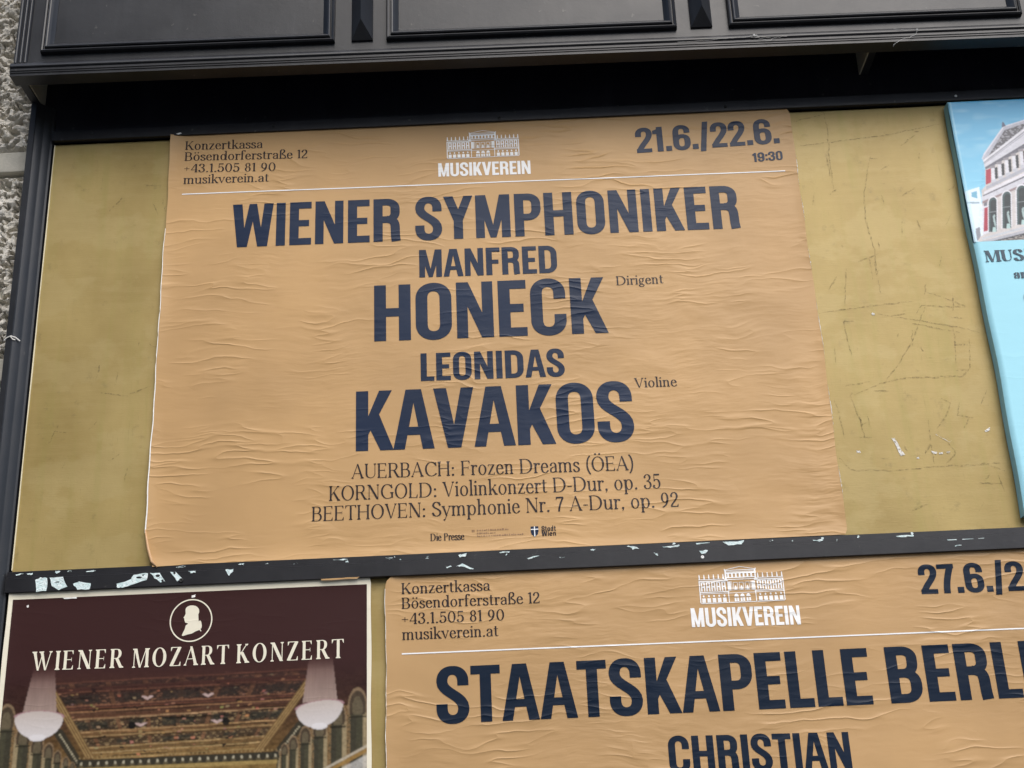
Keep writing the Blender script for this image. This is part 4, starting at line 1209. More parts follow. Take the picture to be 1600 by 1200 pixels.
# shield with a white cross
sh = [(.6540, -.8030), (.6670, -.8030), (.6670, -.8120), (.6655, -.8170), (.6605, -.8212), (.6555, -.8170), (.6540, -.8120)]
flat_mesh("shield_emblem", polys_geo([sh]), above(yA), M_INK, A)
flat_mesh("cross_emblem", polys_geo([[(.6597, -.8208), (.6613, -.8208), (.6613, -.8030), (.6597, -.8030)], [(.6541, -.8090), (.6669, -.8090), (.6669, -.8074), (.6541, -.8074)]]), above(yA, .0010), M_WHITE, A)
# the worn, barely legible ministry imprint survives as broken dashes
random.seed(11)
ds = []
for (v, u0_, u1_, h) in ((-.8068, .5630, .6170, .0030), (-.8118, .5630, .5950, .0026), (-.8165, .5630, .6420, .0028)):
    u = u0_
    while u < u1_:
        w = random.uniform(.0012, .0036); hh = h * random.uniform(.5, 1)
        ds.append([(u, v), (u + w, v), (u + w, v + hh), (u, v + hh)]); u += w + random.uniform(.0006, .0022)
ds += [[(.5540, -.8055), (.5590, -.8055), (.5590, -.8045), (.5540, -.8045)], [(.5540, -.8078), (.5590, -.8078), (.5590, -.8068), (.5540, -.8068)]]
flat_mesh("worn_imprint", polys_geo(ds), above(yA), M_FAINT, A)
flat_mesh("venue_emblem", polys_geo(facade_polys(.5285, .6665, -.0775, -.0175)), above(yA), M_WHITE, A)
put("venue_lettering", "MUSIKVEREIN", u0=.5115, u1=.6860, vl=-.1150, vr=-.1178, cap=.0290, mat=M_WHITE, **AG)
def rule(u0, u1, va, vb, h, yf, mat, par):
    g = ([], [])
    N = 60
    for i in range(N + 1):
        t = i / N
        u = u0 + (u1 - u0) * t; v = va + (vb - va) * t
        g[0].extend([(u, v - h / 2), (u, v + h / 2)])
    for i in range(N): g[1].append([2 * i, 2 * i + 2, 2 * i + 3, 2 * i + 1])
    return flat_mesh("rule", g, above(yf), mat, par)
rule(.0270, 1.1645, -.1282, -.1360, .0021, yA, M_WHITE, A)
# white core of the paper shows along the curled and torn edges
random.seed(3)
EL = [(lfA(v), v) for v in np.linspace(-.20, -.785, 90)]
strip_along("torn_edge", EL, lambda i: -(.0006 + .0013 * (i / 90) + random.uniform(0, .0003)) * (1 if random.random() < .97 else .3), yA, M_TORN, A)
for (a, b) in ((-.10, -.17), (-.19, -.245), (-.30, -.345), (-.40, -.52), (-.57, -.66), (-.72, -.78)):
    ER = [(rfA(v), v) for v in np.linspace(a, b, 26)]
    strip_along("torn_edge", ER, lambda i: random.uniform(-.0003, .0014) * math.sin(math.pi * i / 25), yA, M_TORN, A)
# lower left corner rolled over, upper left corner nicked
bm = bmesh.new()
tube(bm, [W(-.0010, -.779, -.0040), W(.0025, -.796, -.0062), W(.0070, -.815, -.0075), W(.0140, -.836, -.0085), W(.0235, -.8460, -.0075)], lambda i: (.0008, .0018, .0024, .0026, .0012)[i], 8)
bm_obj("rolled_corner", bm, paper_mat("orange_paper_roll", (.60, .37, .19), .5, .3, 2.0), A, smooth=True)
flat_mesh("torn_edge", polys_geo([[(.0100, .0022), (.0185, .0042), (.0215, .0022), (.0150, -.0002)]]), lambda u, v: -.0075, M_TORN, A)

# --- the lower orange poster, half behind the frame's right
def yB(u, v):
    d = .0009 + .0004 * (1 + wave(u, v, 2.0))
    d += bump1(u - .408, .010) * .0020 * (.6 + .4 * math.sin(v * 19))
    d += bump1(math.hypot(u - .408, v + .882), .02) * .004
    return -d
B = tag(empty("concert_poster", W(1.0, -1.722, 0)), "lower orange concert poster headed STAATSKAPELLE BERLIN beside the maroon poster", "poster")
def lfB(v):
    e = .4075 + .0007 * math.sin(v * 29) + .0004 * math.sin(v * 90)
    if v > -.889: return e + (v + .889) * 1.0
    return e
sheet("paper", lfB, lambda v: 1.597 + .0006 * math.sin(v * 33), lambda s: -.8790, lambda s: -1.722, 150, 110, yB, M_ORANGE2, B)
BG = dict(font=grot, yf=yB, parent=B)
SB = dict(font=serif, yf=yB, mat=M_BROWN2, parent=B)
for (t, u1, v) in (("Konzertkassa", .5815, -.9092), ("Bösendorferstraße 12", .6632, -.9338), ("+43.1.505 81 90", .6035, -.9598), ("musikverein.at", .5930, -.9855)):
    put("address_lettering", t, u0=.4340, u1=u1, vl=v, vr=v - .0004, cap=.0185, T=.115, t=.042, **SB)
flat_mesh("venue_emblem", polys_geo(facade_polys(.9290, 1.0700, -.9480, -.8872)), above(yB), M_WHITE2, B)
put("venue_lettering", "MUSIKVEREIN", u0=.9115, u1=1.0905, vl=-.9855, vr=-.9888, cap=.0315, mat=M_WHITE2, **BG)
put("date_lettering", "27.6./28.6.", u0=1.2945, u1=1.5640, vl=-.9475, vr=-.9500, cap=.0490, mat=M_INK2, track=-.01, **BG)
rule(.4333, 1.575, -1.0082, -1.0118, .0022, yB, M_WHITE2, B)
put("headline", "STAATSKAPELLE BERLIN", u0=.4885, u1=1.5200, vl=-1.1225, vr=-1.1215, cap=.0900, mat=M_INK2, track=.004, **BG)
put("lettering", "CHRISTIAN", u0=.8560, u1=1.1440, vl=-1.2140, vr=-1.2195, cap=.0565, mat=M_INK2, track=.01, **BG)
random.seed(5)
EB = [(lfB(v), v) for v in np.linspace(-.90, -1.60, 90)]
strip_along("torn_edge", EB, lambda i: -random.uniform(.0002, .0008), yB, M_TORN, B)

# --- printed pictures: an inked grid painted in the poster's own millimetres
def lin(c):
    c = np.asarray(c, float) / 255.0
    return np.where(c <= .04045, c / 12.92, ((c + .055) / 1.055) ** 2.4)
class Canvas:
    def __init__(self, us, vs):
        self.U, self.V = np.meshgrid(us, vs)
        self.c = np.zeros(self.U.shape + (3,))
    def fill(self, col, mask, a=1.0):
        m = np.clip(mask * 1.0 * a, 0, 1)[..., None]
        self.c = self.c * (1 - m) + np.asarray(col, float) * m
    def poly(self, pts):
        U, V = self.U, self.V
        ins = np.zeros(U.shape, bool)
        n = len(pts)
        for i in range(n):
            x0, y0 = pts[i]; x1, y1 = pts[(i + 1) % n]
            if y0 == y1: continue
            c = ((y0 > V) != (y1 > V)) & (U < (x1 - x0) * (V - y0) / (y1 - y0) + x0)
            ins ^= c
        return ins
    def line(self, a, b, w):
        dx, dy = b[0] - a[0], b[1] - a[1]
        L = math.hypot(dx, dy)
        t = np.clip(((self.U - a[0]) * dx + (self.V - a[1]) * dy) / L**2, 0, 1)
        d = np.hypot(self.U - a[0] - t * dx, self.V - a[1] - t * dy)
        return np.clip((w / 2 - d) / .0006 + .5, 0, 1)
    def ell(self, cx, cy, rx, ry):
        return ((self.U - cx) / rx) ** 2 + ((self.V - cy) / ry) ** 2 < 1
def vnoise(x, y, seed=0):
    xi, yi = np.floor(x), np.floor(y)
    fx, fy = x - xi, y - yi
    fx, fy = fx * fx * (3 - 2 * fx), fy * fy * (3 - 2 * fy)
    def h(a, b):
        s = np.sin(a * 127.1 + b * 311.7 + seed * 17.3) * 43758.5453
        return s - np.floor(s)
    return (h(xi, yi) * (1 - fx) + h(xi + 1, yi) * fx) * (1 - fy) + (h(xi, yi + 1) * (1 - fx) + h(xi + 1, yi + 1) * fx) * fy

def picture(name, us, vs, paint, yf, mat, parent, uo=0.0, vo=0.0):
    """paint(Canvas) works in local (p to the right, q downward); us/vs are those coordinates"""
    cv = Canvas(us, vs)
    paint(cv)
    k = cv.c
    k = np.concatenate([k[:1], k, k[-1:]], 0); k = (k[:-2] + 2 * k[1:-1] + k[2:]) / 4     # ink spread
    k = np.concatenate([k[:, :1], k, k[:, -1:]], 1); cv.c = (k[:, :-2] + 2 * k[:, 1:-1] + k[:, 2:]) / 4
    nu, nv = len(us), len(vs)
    verts = [(uo + p, yf(uo + p, vo - q), vo - q + Z0) for q in vs for p in us]
    idx = np.arange(nu * nv).reshape(nv, nu)
    fs = np.stack([idx[:-1, :-1], idx[1:, :-1], idx[1:, 1:], idx[:-1, 1:]], -1).reshape(-1, 4)
    o = mesh_from(name, verts, fs.tolist(), mat, parent, smooth=True)
    col = np.ones((nu * nv, 4), np.float32)
    col[:, :3] = np.clip(cv.c.reshape(-1, 3), 0, 1)
    at = o.data.color_attributes.new('print', 'FLOAT_COLOR', 'POINT')
    at.data.foreach_set('color', col.ravel())
    return o

def paint_hall(c):
    P, Q = c.U, c.V
    n1 = vnoise(P * 420, Q * 420, 1); n2 = vnoise(P * 180, Q * 260, 2); n3 = vnoise(P * 900, Q * 300, 3); n4 = vnoise(P * 700, Q * 1000, 8)
    c.fill(lin((58, 36, 35)), np.ones(P.shape))
    fade = np.clip((Q - .125) / .085, 0, 1)
    gold = np.clip((Q - .19) / .09, 0, 1)
    base = lin((98, 64, 50)) * (1 - gold[..., None]) + lin((146, 112, 60)) * gold[..., None]
    xl = .1055 + (Q - .1836) * .62; xr = .4945 - (Q - .1761) * .74
    s = (P - xl) / (xr - xl)
    inside = (s > 0) & (s < 1)
    cc = base * (.62 + .5 * n2[..., None] * .7 + .25 * n3[..., None])
    # lateral beams and painted coffer rows crossing the ceiling
    y = Q - (.5 - s) * .006
    def band(q0, q1, col, a=1.0, tex=0.0):
        nonlocal cc
        m = ((y > q0) & (y < q1)) * a
        k = np.asarray(col) * (1 + tex * (n1 - .5))[..., None]
        cc = cc * (1 - m[..., None]) + k * m[..., None]
    rows = ((.1500, .1560), (.1665, .1845), (.2090, .2260), (.2385, .2505))
    for (a, b) in rows:
        band(a, b, lin((66, 55, 44)), .75, 1.1)
    for q, col in ((.1480, (150, 100, 74)), (.1600, (96, 54, 42)), (.1640, (150, 98, 70)), (.1858, (166, 112, 78)), (.1905, (120, 74, 50)), (.1955, (176, 128, 84)), (.2030, (98, 62, 42)), (.2075, (190, 150, 104)), (.2275, (188, 148, 96)),
                   (.2310, (120, 88, 52)), (.2345, (176, 142, 92)), (.2375, (84, 64, 40)), (.2520, (182, 150, 98)), (.2560, (112, 88, 54)), (.2605, (188, 158, 104)), (.2650, (140, 112, 66)), (.2700, (172, 142, 86))):
        band(q - .0011, q + .0011, lin(col), .8, .5)
    # scrollwork and figures inside the rows
    for r, (a, b) in enumerate(rows):
        u = s * 1.0
        sc = .55 * np.abs(np.sin(u * 61 + 3.0 * np.sin((Q - a) * 300 + u * 29 + r)) * np.sin((Q - a) * 330 + 2 * np.sin(u * 43 + r * 2))) + .6 * vnoise(P * 230, Q * 330, 20 + r)
        m = ((y > a) & (y < b) & (sc > .70)) * .55
        col = lin((176, 124, 88)) if r < 2 else lin((186, 156, 106))
        cc = cc * (1 - m[..., None]) + col * m[..., None]
        m = ((y > a) & (y < b) & (n4 > .78)) * .6
        cc = cc * (1 - m[..., None]) + lin((34, 32, 28)) * m[..., None]
        for k in range(7):                      # cross ribs dividing the coffers
            q = np.abs(s - (k + .5) / 7.0)
            m = ((y > a) & (y < b) & (q < .010)) * .65
            cc = cc * (1 - m[..., None]) + lin((140, 96, 64)) * m[..., None]
        for k in (.6, 2.1, 3.5, 4.9, 6.4) if r < 3 else (1.5, 3.5, 5.5):
            q = (np.abs(s - k / 7.0) < (.075 if k in (.6, 3.5, 6.4) else .035)) & (y > a + .003) & (y < b - .003)
            m = q * .72
            cc = cc * (1 - m[..., None]) + (lin((52, 54, 46)) * (.7 + .6 * n1[..., None])) * m[..., None]
    for k in range(5):
        xk = xl + (xr - xl) * (.1 + .2 * k)
        m = (np.abs(P - xk) < .0005) * .5
        cc = cc * (1 - m[..., None]) + lin((60, 42, 30)) * m[..., None]
    rg_ = random.Random(19)
    for k in range(85):                         # gilded fillets and shadow lines, broken along their length
        q = rg_.uniform(.142, .272); s0 = rg_.uniform(-.1, .9); s1 = s0 + rg_.uniform(.06, .45)
        lum = rg_.choice((.35, .5, 1.25, 1.6))
        m = (np.abs(y - q) < rg_.uniform(.0005, .0010)) & (s > s0) & (s < s1)
        cc = np.where(m[..., None], cc * lum, cc)
    for k in range(150):                        # small carved highlights
        q = rg_.uniform(.150, .268); ss = rg_.random(); w = rg_.uniform(.0012, .0035)
        px = xl + (xr - xl) * ss
        m = (np.abs(P - px) < w) & (np.abs(y - q) < w * rg_.uniform(.25, .7))
        cc = np.where(m[..., None], lin((rg_.randint(150, 205), rg_.randint(112, 160), rg_.randint(80, 110))) if rg_.random() > .4 else lin((40, 34, 28)), cc)
    m = np.clip(fade * inside, 0, 1)[..., None]
    c.c = c.c * (1 - m) + cc * m
    for (p, q, k) in ((.243, .1772, 0), (.3421, .1774, 0), (.2350, .2195, 1), (.3580, .2198, 1)):
        c.fill(lin((206, 176, 168)), c.poly([(p - .011, q), (p - .004, q - .001), (p, q + .0015), (p + .004, q - .001), (p + .011, q), (p, q + .006)]), .95)
        if k:
            sg = -1 if p < .3 else 1
            c.fill(lin((30, 28, 26)), c.ell(p + sg * .0145, q + .003, .006, .0062), .95)
    # side walls under the ceiling
    below = Q > .2845 + 0 * P
    lw = (P < xl) & (Q > .135)
    rw = (P > xr) & (Q > .135)
    wl = base * (.55 + .5 * n2[..., None])
    f2 = (np.clip((Q - .14) / .09, 0, 1) * (lw | rw))[..., None]
    c.c = c.c * (1 - f2) + wl * .8 * f2
    # gilded beams along the sides of the ceiling
    for (a, b) in (((.0840, .160), (.1560, .270)), ((.5090, .160), (.4250, .273))):
        c.fill(lin((120, 90, 52)), c.line(a, b, .013), .9)
        for o in (-.0045, 0, .0045): c.fill(lin((190, 156, 96)), c.line((a[0] + o, a[1]), (b[0] + o, b[1]), .0016), .8)
    for (a, b) in (((.104, .231), (.1385, .279)), ((.492, .235), (.456, .279))):
        c.fill(lin((62, 58, 46)), c.line(a, b, .015), .95)
        L = 14
        for k in range(L):
            t = (k + .5) / L
            c.fill(lin((196, 184, 150)), c.ell(a[0] + (b[0] - a[0]) * t, a[1] + (b[1] - a[1]) * t, .0016, .0016), .9)
    # bays: pilasters, lunettes and arches marching back
    def bay(x, w, ytop, sgn):
        c.fill(lin((78, 76, 58)), (np.abs(P - x) < w * .50) & (Q > ytop), .95)
        c.fill(lin((70, 66, 52)), (np.abs(P - (x + sgn * w * .22)) < w * .14) & (Q > ytop + w * .6), .9)
        c.fill(lin((172, 152, 112)), (np.abs(P - (x - sgn * w * .40)) < w * .13) & (Q > ytop), .95)
        c.fill(lin((150, 118, 76)), (np.abs(P - (x + sgn * w * .52)) < w * .16) & (Q > ytop) & (vnoise(P * 900, Q * 700, 6) > .35), .9)
        c.fill(lin((150, 124, 92)), c.ell(x, ytop + w * .10, w * .50, w * .95) & (Q < ytop + w * .45), .85)
        c.fill(lin((74, 62, 48)), c.ell(x, ytop + w * .14, w * .42, w * .82) & (Q < ytop + w * .50), .9)
        c.fill(lin((128, 116, 88)), c.ell(x, ytop + w * .20, w * .26, w * .60) & (Q < ytop + w * .50), .55)
        c.fill(lin((40, 34, 26)), (np.abs(P - x) < w * .45) & (np.abs(Q - (ytop + w * .62)) < w * .05), .8)
    for (x, w, yt) in ((.016, .030, .205), (.046, .026, .232), (.070, .022, .2480), (.089, .018, .2590), (.104, .014, .2680), (.118, .011, .2760), (.129, .009, .2830)): bay(x, w, yt, 1)
    for (x, w, yt) in ((.585, .032, .205), (.553, .028, .222), (.524, .024, .2400), (.501, .020, .2520), (.482, .016, .2630), (.468, .013, .2720), (.456, .010, .2800)): bay(x, w, yt, -1)
    c.fill(lin((200, 186, 160)), c.line((.530, .305), (.606, .268), .004), .95)
    c.fill(lin((170, 130, 62)), c.line((.537, .308), (.606, .274), .006), .9)
    c.fill(lin((226, 222, 214)), c.poly([(.560, .303), (.606, .281), (.606, .45), (.545, .45)]), .6)
    # dentilled cornice over the end wall
    bk = (Q > .2735) & (Q < .2855) & (P > .136) & (P < .459)
    c.fill(lin((58, 56, 46)), bk, .95)
    for k in range(24):
        c.fill(lin((200, 190, 160)), c.ell(.1435 + k * .0135, .2795, .0019, .0028), .9)
        c.fill(lin((110, 96, 66)), c.ell(.1435 + k * .0135, .2835, .0042, .0022), .7)
    for k in range(46):
        c.fill(lin((180, 150, 98)), c.ell(.140 + k * .007, .2705, .0014, .0014), .7)
    c.fill(lin((176, 148, 82)), (Q > .2855) & (Q < .292) & (P > .137) & (P < .457), .95)
    end = (Q > .292) & (P > .138) & (P < .456)
    c.c = np.where(end[..., None], lin((150, 118, 62)) * (.6 + .6 * vnoise(P * 60, Q * 20, 4)[..., None]), c.c)
    gr = (c.c @ np.array([.3, .59, .11]))[..., None]
    grit = .88 + .34 * (vnoise(P * 1100, Q * 1100, 31) - .5) + .30 * (vnoise(P * 330, Q * 420, 33) - .5)
    keep = np.clip((Q - .13) / .04, 0, 1)[..., None]
    c.c = c.c * (1 - keep) + .80 * (c.c * .90 + gr * .10) * grit[..., None] * keep
    # chandeliers
    def chandelier(pts_cone, cx, cy, rx, ry, tilt):
        m = c.poly(pts_cone)
        k = np.clip((Q - .125) / .07, .0, 1)
        tone = lin((96, 66, 62))[None, None] * (1 - k[..., None]) + lin((156, 136, 126))[None, None] * k[..., None]
        tone = tone * (.86 + .25 * vnoise(P * 1500, Q * 40, 9))[..., None]
        a = (m * np.clip((Q - .118) / .03, 0, 1) * .95)[..., None]
        c.c = c.c * (1 - a) + tone * a
        yy = Q - tilt * (P - cx)
        bowl = (((P - cx) / rx) ** 2 + ((yy - cy) / ry) ** 2 < 1) & (yy > cy - ry * .12) | ((((P - cx) / rx) ** 2 + ((yy - cy) / (ry * .30)) ** 2 < 1))
        sh = np.clip((yy - cy + ry * .3) / (ry * 1.3), 0, 1)
        tone = lin((182, 170, 162))[None, None] * (1 - sh[..., None]) + lin((202, 197, 196))[None, None] * sh[..., None]
        tone = tone * (.93 + .12 * vnoise(P * 900, Q * 900, 5))[..., None]
        c.c = np.where(bowl[..., None], tone, c.c)
        rim = np.abs(((P - cx) / rx) ** 2 + ((yy - cy) / (ry * .30)) ** 2 - 1) < .13
        c.fill(lin((150, 110, 116)), rim & (yy < cy), .8)
        c.fill(lin((210, 206, 206)), c.ell(cx, cy + ry * .93, rx * .35, ry * .16), .95)
    chandelier([(.054, .118), (.087, .118), (.0966, .1975), (.0413, .1965)], .0690, .2035, .0395, .0345, .035)
    chandelier([(.506, .120), (.543, .120), (.5520, .1960), (.4957, .1990)], .5235, .2060, .0380, .0330, -.09)
    c.fill(lin((58, 36, 35)), np.clip((.150 - Q) / .045, 0, 1) * ((P < .5) | (P > .0)), .55)

# --- the maroon poster with the hall
def yM(u, v):
    d = .0010 + .00025 * (1 + wave(u, v, 4.0))
    d += bump1(u + .225, .012) * .0020
    d += bump1(-.8800 - v, .010) * .0015
    return -d
MZ = tag(empty("concert_poster", W(.078, -1.720, 0)), "maroon poster titled WIENER MOZART KONZERT with a gilded concert hall picture", "poster")
sheet("paper", lambda v: -.2240 + .0006 * math.sin(v * 40), lambda v: .3830 + .0006 * math.sin(v * 37 + 1) - max(0, v + .885) * .3, lambda s: -.8790, lambda s: -1.722, 90, 100, yM, M_CREAM, MZ)
hp = np.linspace(.0078, .6000, 500)
hq = np.concatenate([np.linspace(.0088, .118, 60), np.linspace(.1192, .320, 175), np.linspace(.325, .835, 60)])
picture("hall_picture", hp, hq, paint_hall, above(yM, .0005), M_PICT, MZ, -.2240, -.8810)
CR = dict(font=serif, yf=above(yM, .0006), mat=M_CREAM, parent=MZ, T=.15, t=.040, s=.05)
put("title_lettering", "WIENER", u0=-.1755, u1=-.0235, vl=-1.0090, vr=-1.0105, cap=.0310, track=.13, **CR)
put("title_lettering", "MOZART", u0=-.0093, u1=.1490, vl=-1.0115, vr=-1.0118, cap=.0310, track=.13, **CR)
put("title_lettering", "KONZERT", u0=.1618, u1=.3380, vl=-1.0117, vr=-1.0105, cap=.0310, track=.13, **CR)
sil = [(0.0812, -0.9126), (0.0778, -.9138), (0.0751, -0.916), (0.0742, -.9180), (0.074, -0.9205), (0.0746, -0.9258), (0.0732, -0.9294), (0.0711, -0.9326), (0.0727, -0.9338), (0.0725, -.9350), (0.0731, -0.9365), (0.0732, -.9378), (0.0738, -0.9387), (0.0746, -0.941), (0.0782, -0.942), (0.0792, -0.9431), (0.0757, -0.9455), (0.0743, -0.9516), (0.0719, -0.9568), (0.0699, -0.9616), (.0707, -.9627), (0.0722, -0.963), (0.0792, -0.9608), (0.0862, -0.9596), (0.0931, -0.956), (0.0987, -0.954), (0.1011, -0.9568), (0.1022, -0.9559), (0.1004, -0.9528), (0.1021, -0.9506), (0.1024, -0.9466), (0.101, -0.9404), (0.0993, -0.9383), (0.0967, -0.9395), (0.0957, -0.9277), (0.0968, -.9255), (0.097, -0.9233), (0.0966, -.9200), (0.0953, -0.9178), (0.0930, -.9152), (0.0902, -0.9136), (.0860, -.9126)]
flat_mesh("portrait_emblem", polys_geo([sil]), above(yM, .0011), M_CREAM, MZ)
rg = Glyph(); rg.ring(.0840, -.9376, .0355, .0357, .0021, .0021, 72)
flat_mesh("ring_emblem", polys_geo(rg.p), above(yM, .0011), M_CREAM, MZ)
remnant([(.0830, -.8955), (.0895, -.8950), (.0890, -.8990), (.0840, -.9000)], yM(.086, -.897) - .001, MZ, M_TORN, .0008)
remnant([(-.1340, -.8905), (-.1090, -.8900), (-.1100, -.8925), (-.1300, -.8920)], yM(-.12, -.89) - .001, MZ, M_TORN, .0008)
remnant([(-.1920, -.9005), (-.1890, -.9000), (-.1885, -.9040), (-.1915, -.9045)], yM(-.19, -.90) - .001, MZ, M_TORN, .0008)
remnant([(.30, -.8792), (.365, -.8785), (.36, -.8815), (.30, -.8820)], RY + .001, MZ, M_ORANGE2, .0012)

# --- the blue canvas board with the facade
BX0, BX1, BV0, BV1, BY = 1.4850, 2.0850, -.8250, -.0112, -.0200
def bowx(v): return .0016 * math.sin(v * 9 + .4) + .0008 * math.sin(v * 31)
def yC(u, v):
    e = min(u - BX0 - bowx(v), BX1 - u, v - BV0, BV1 - v)
    r = .005
    k = max(0.0, r - e) / r
    return BY + .0045 * (1 - math.sqrt(max(0, 1 - min(1, k) ** 2)))
C = tag(empty("blue_poster", W(1.785, -.8250, 0)), "light blue canvas poster board with a classical facade picture at the right edge", "poster")
vs, fs = [], []
rows_ = np.linspace(BV1, BV0, 90)
for v in rows_:
    x = BX0 + bowx(v)
    vs += [(x, GY - .001, v + Z0), (x, BY + .0045, v + Z0)]
for i in range(89): fs.append((2 * i, 2 * i + 2, 2 * i + 3, 2 * i + 1))
mesh_from("canvas_side", vs, fs, M_BLUE, C)
box("board_body", BX0 + .004, BX1 - .001, BY + .0052, GY - .0005, BV0 + .001, BV1 - .0005, M_BLUE, C, 0)
us = np.concatenate([[0, .0008, .0016, .0025, .0038, .005], np.linspace(.0058, .170, 205), np.linspace(.1725, .600, 160)])
qs = np.concatenate([[0, .0008, .0016, .0025, .0038, .005], np.linspace(.0058, .3006, 360)])
def paint_facade(c):
    P, Q = c.U, c.V
    n1 = vnoise(P * 300, Q * 500, 1); n2 = vnoise(P * 40, Q * 130, 2); n3 = vnoise(P * 16, Q * 60, 3)
    t = np.clip(Q / .24, 0, 1)[..., None]
    c.c = lin((84, 170, 214)) * (1 - t) + lin((150, 214, 238)) * t
    cl = np.clip((n2 * .6 + n3 * .4 - .42) * 1.6, 0, 1)[..., None] * .55
    c.c = c.c * (1 - cl) + lin((176, 222, 240)) * cl
    X, Y = lambda u: u - BX0, lambda v: BV1 - v
    def pl(pts, col, a=1.0): c.fill(lin(col), c.poly([(X(u), Y(v)) for u, v in pts]), a)
    def ln(a, b, w, col, al=1.0): c.fill(lin(col), c.line((X(a[0]), Y(a[1])), (X(b[0]), Y(b[1])), w), al)
    # white house behind at the left
    pl([(1.47, -.212), (1.497, -.2035), (1.5134, -.1988), (1.510, -.312), (1.47, -.312)], (226, 240, 250))
    pl([(1.497, -.2100), (1.5075, -.2070), (1.5060, -.2230), (1.4960, -.2190)], (120, 180, 206))
    pl([(1.480, -.2290), (1.5085, -.2300), (1.5085, -.2335), (1.480, -.2325)], (150, 172, 186))
    # far axis: the facade recedes to the left, edges rise to the right along slope m(v)
    Vt = lambda u, vl, m: vl + (u - 1.53) * m
    END = 2.0
    def strip(u0, vl0, m0, vl1, m1, col, u1=1.80, a=1.0):
        pl([(u0, Vt(u0, vl0, m0)), (u1, Vt(u1, vl0, m0)), (u1, Vt(u1, vl1, m1)), (u0, Vt(u0, vl1, m1))], col, a)
    pl([(1.5315, -.1570), (1.5256, -.1970), (1.5165, -.2060), (1.5120, -.2400), (1.5035, -.2990), (1.4940, -.3040), (1.4900, -.3200), (1.80, -.25), (1.80, 0), (1.655, -.0880)], (208, 202, 200))                         # stone body
    tri = [(1.5296, -.1395), (1.5345, -.1300), (1.5810, -.0715), (1.6219, -.0595), (1.655, -.050), (1.655, -.060), (1.531, -.146)]
    pl(tri, (188, 190, 202))                                                       # pediment with its raking cornice
    tym = [(1.5385, -.1385), (1.5815, -.0800), (1.6210, -.0672), (1.650, -.058), (1.6188, -.0775)]
    pl(tym, (96, 96, 102))
    m = c.poly([(X(a), Y(b)) for a, b in tym])
    c.fill(lin((168, 168, 176)), m & (vnoise(P * 360, Q * 360, 7) > .62), .8)
    ln((1.5296, -.1395), (1.5345, -.1300), .0022, (214, 214, 222)); ln((1.5345, -.1300), (1.5810, -.0725), .0026, (222, 222, 230)); ln((1.5810, -.0725), (1.6219, -.0605), .0024, (222, 222, 230))
    strip(1.531, -.1430, .74, -.1588, .57, (212, 212, 220), 1.655)
    ln((1.531, -.1440), (1.655, -.0545), .0026, (230, 228, 234)); ln((1.531, -.1480), (1.655, -.0590), .0013, (120, 120, 130)); ln((1.531, -.1505), (1.655, -.0640), .0010, (150, 150, 160))
    pl([(1.5775, -.0740), (1.5790, -.0660), (1.5812, -.0610), (1.5835, -.0640), (1.5855, -.0710)], (96, 106, 128))
    strip(1.5315, -.1585, .57, -.1640, .52, (108, 108, 118), 1.655)
    # attic storey: red end panel, then columns and dark windows
    pl([(1.5318, -.1640), (1.5420, -.1600), (1.5370, -.1905), (1.5262, -.1950)], (172, 58, 76))
    for k in range(12):
        w = .0118 + .0006 * k
        u = 1.5425 + k * .0135 + .0003 * k * k
        vb = Vt(u, -.1925, .48); vtp = Vt(u, -.1640, .56)
        pl([(u + .0062, vtp - .003), (u + .0118, vtp - .001), (u + .0085, vb + .004), (u + .0028, vb + .002)], (52, 58, 62))
        pl([(u, vtp), (u + .0062, vtp), (u + .0028, vb), (u - .0036, vb)], (222, 222, 228))
        pl([(u - .002, vtp + .001), (u + .008, vtp + .003), (u + .0075, vtp - .003), (u - .002, vtp - .004)], (150, 146, 152))
        pl([(u - .0045, vb + .001), (u + .005, vb + .003), (u + .0045, vb - .0045), (u - .005, vb - .0055)], (196, 198, 206))
    strip(1.5255, -.1970, .47, -.2030, .45, (176, 178, 188)); strip(1.520, -.2050, .45, -.2110, .44, (226, 224, 230)); strip(1.517, -.2110, .44, -.2135, .43, (100, 100, 110)); strip(1.5134, -.2135, .43, -.2230, .41, (208, 208, 216))
    strip(1.5140, -.2230, .41, -.2275, .40, (150, 132, 134))
    # arcade: red end panel, then arches with pale statues
    pl([(1.5120, -.2390), (1.5245, -.2340), (1.5160, -.2945), (1.5030, -.2985)], (222, 222, 230))
    pl([(1.5151, -.2433), (1.5238, -.2411), (1.5153, -.2898), (1.5056, -.2919)], (170, 56, 74))
    pl([(1.5160, -.2330), (1.5225, -.2308), (1.5215, -.2385), (1.5150, -.2400)], (120, 120, 130))
    for k in range(8):
        du = .0262 + .0016 * k
        u = 1.5262 + k * .0262 + .0008 * k * k
        vt = Vt(u + .008, -.2275, .40); vb = Vt(u, -.2925, .22)
        w = .0145 + .0011 * k
        sk = -.17
        def q(a, b): return (u + a * w + (b - vt) * -sk * -1.0 * -1 if False else u + a * w + (b - vt) * .17, b)
        arch = [q(0, vb)] + [q(.5 - .5 * math.cos(t), vt - .5 * w + .62 * w * math.sin(t) + a_) for t, a_ in [(math.pi * i / 10, .004 * i / 10) for i in range(11)]] + [q(1, vb + .003)]
        big = [q(-.12, vb)] + [q(.5 - .62 * math.cos(t), vt - .5 * w + .80 * w * math.sin(t) + a_) for t, a_ in [(math.pi * i / 10, .004 * i / 10) for i in range(11)]] + [q(1.12, vb + .003)]
        pl(big, (228, 228, 234)); pl(arch, (66, 88, 90))
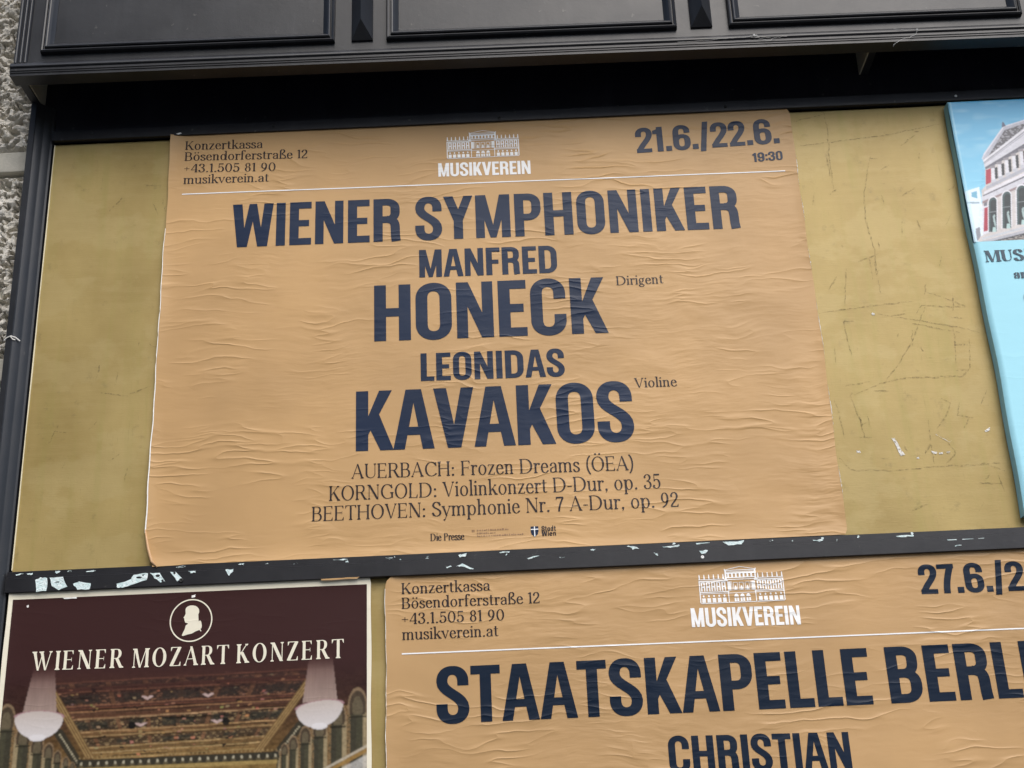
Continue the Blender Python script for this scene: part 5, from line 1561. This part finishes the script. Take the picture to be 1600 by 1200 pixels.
        inner = [q(.22, vb)] + [q(.61 - .39 * math.cos(t), vt - .5 * w + .45 * w * math.sin(t)) for t in [math.pi * i / 8 for i in range(9)]] + [q(1, vb)]
        pl(inner, (40, 52, 56))
        ln(q(0, vb + .60 * (vt - vb)), q(.9, vb + .62 * (vt - vb)), .0012, (150, 160, 164), .8)
        pl([q(.45, vb), q(.95, vb), q(.88, vb + .010), q(.52, vb + .010)], (178, 206, 204))
        fc = q(.72, vb + .022); fh = q(.73, vb + .0335)
        c.fill(lin((170, 192, 192)), c.ell(X(fc[0]), Y(fc[1]), w * .13, .012), .95); c.fill(lin((170, 192, 192)), c.ell(X(fh[0]), Y(fh[1]), w * .08, .0028), .95)
    strip(1.500, -.2970, .24, -.3015, .23, (196, 200, 206)); strip(1.494, -.3040, .235, -.3090, .22, (176, 178, 186)); strip(1.491, -.3090, .22, -.3125, .20, (92, 92, 98))
    strip(1.490, -.3125, .20, -.36, .10, (118, 112, 108))
    m = (Y(-.309) < Q + (P - X(1.53)) * .20) & (P > X(1.491))
    c.fill(lin((56, 60, 62)), m & (n1 > .58), .8); c.fill(lin((186, 180, 172)), m & (n1 < .30), .7)
    pl([(1.4920, -.285), (1.500, -.282), (1.499, -.30), (1.490, -.312)], (128, 128, 136), .9)
    bld = c.poly([(X(a), Y(b)) for a, b in [(1.5296, -.1395), (1.581, -.0715), (1.655, -.048), (1.80, .02), (1.80, -.312), (1.490, -.312)]])
    c.c = c.c * np.where(bld, .86 + .20 * vnoise(P * 700, Q * 700, 12) + .12 * (vnoise(P * 120, Q * 200, 13) - .5), 1.0)[..., None]
    side = (P < .006)
    c.fill(lin((176, 222, 238)), side, .45)
picture("facade_picture", us, qs, paint_facade, yC, M_BLUEP, C, BX0, BV1)
# blue field below the picture
sheet("canvas_field", lambda v: BX0 + bowx(v), lambda v: BX1, lambda s: BV1 - .3006, lambda s: BV0, 120, 60, lambda u, v: yC(u, v), M_BLUE, C)
CT = dict(font=serif, yf=above(yC, .0005), mat=M_TEAL, parent=C, T=.20, t=.05, s=.06)
put("title_lettering", "MUSIKVEREIN", u0=1.4985, u1=1.7230, vl=-.3535, vr=-.3535, cap=.0225, track=.06, **CT)
put("lettering", "an", u0=1.5440, u1=1.5680, vl=-.3885, vr=-.3885, cap=.0165, track=.03, **CT)
put("lettering", "C", u0=1.5535, u1=1.5810, vl=-.4465, vr=-.4465, cap=.0330, **CT)
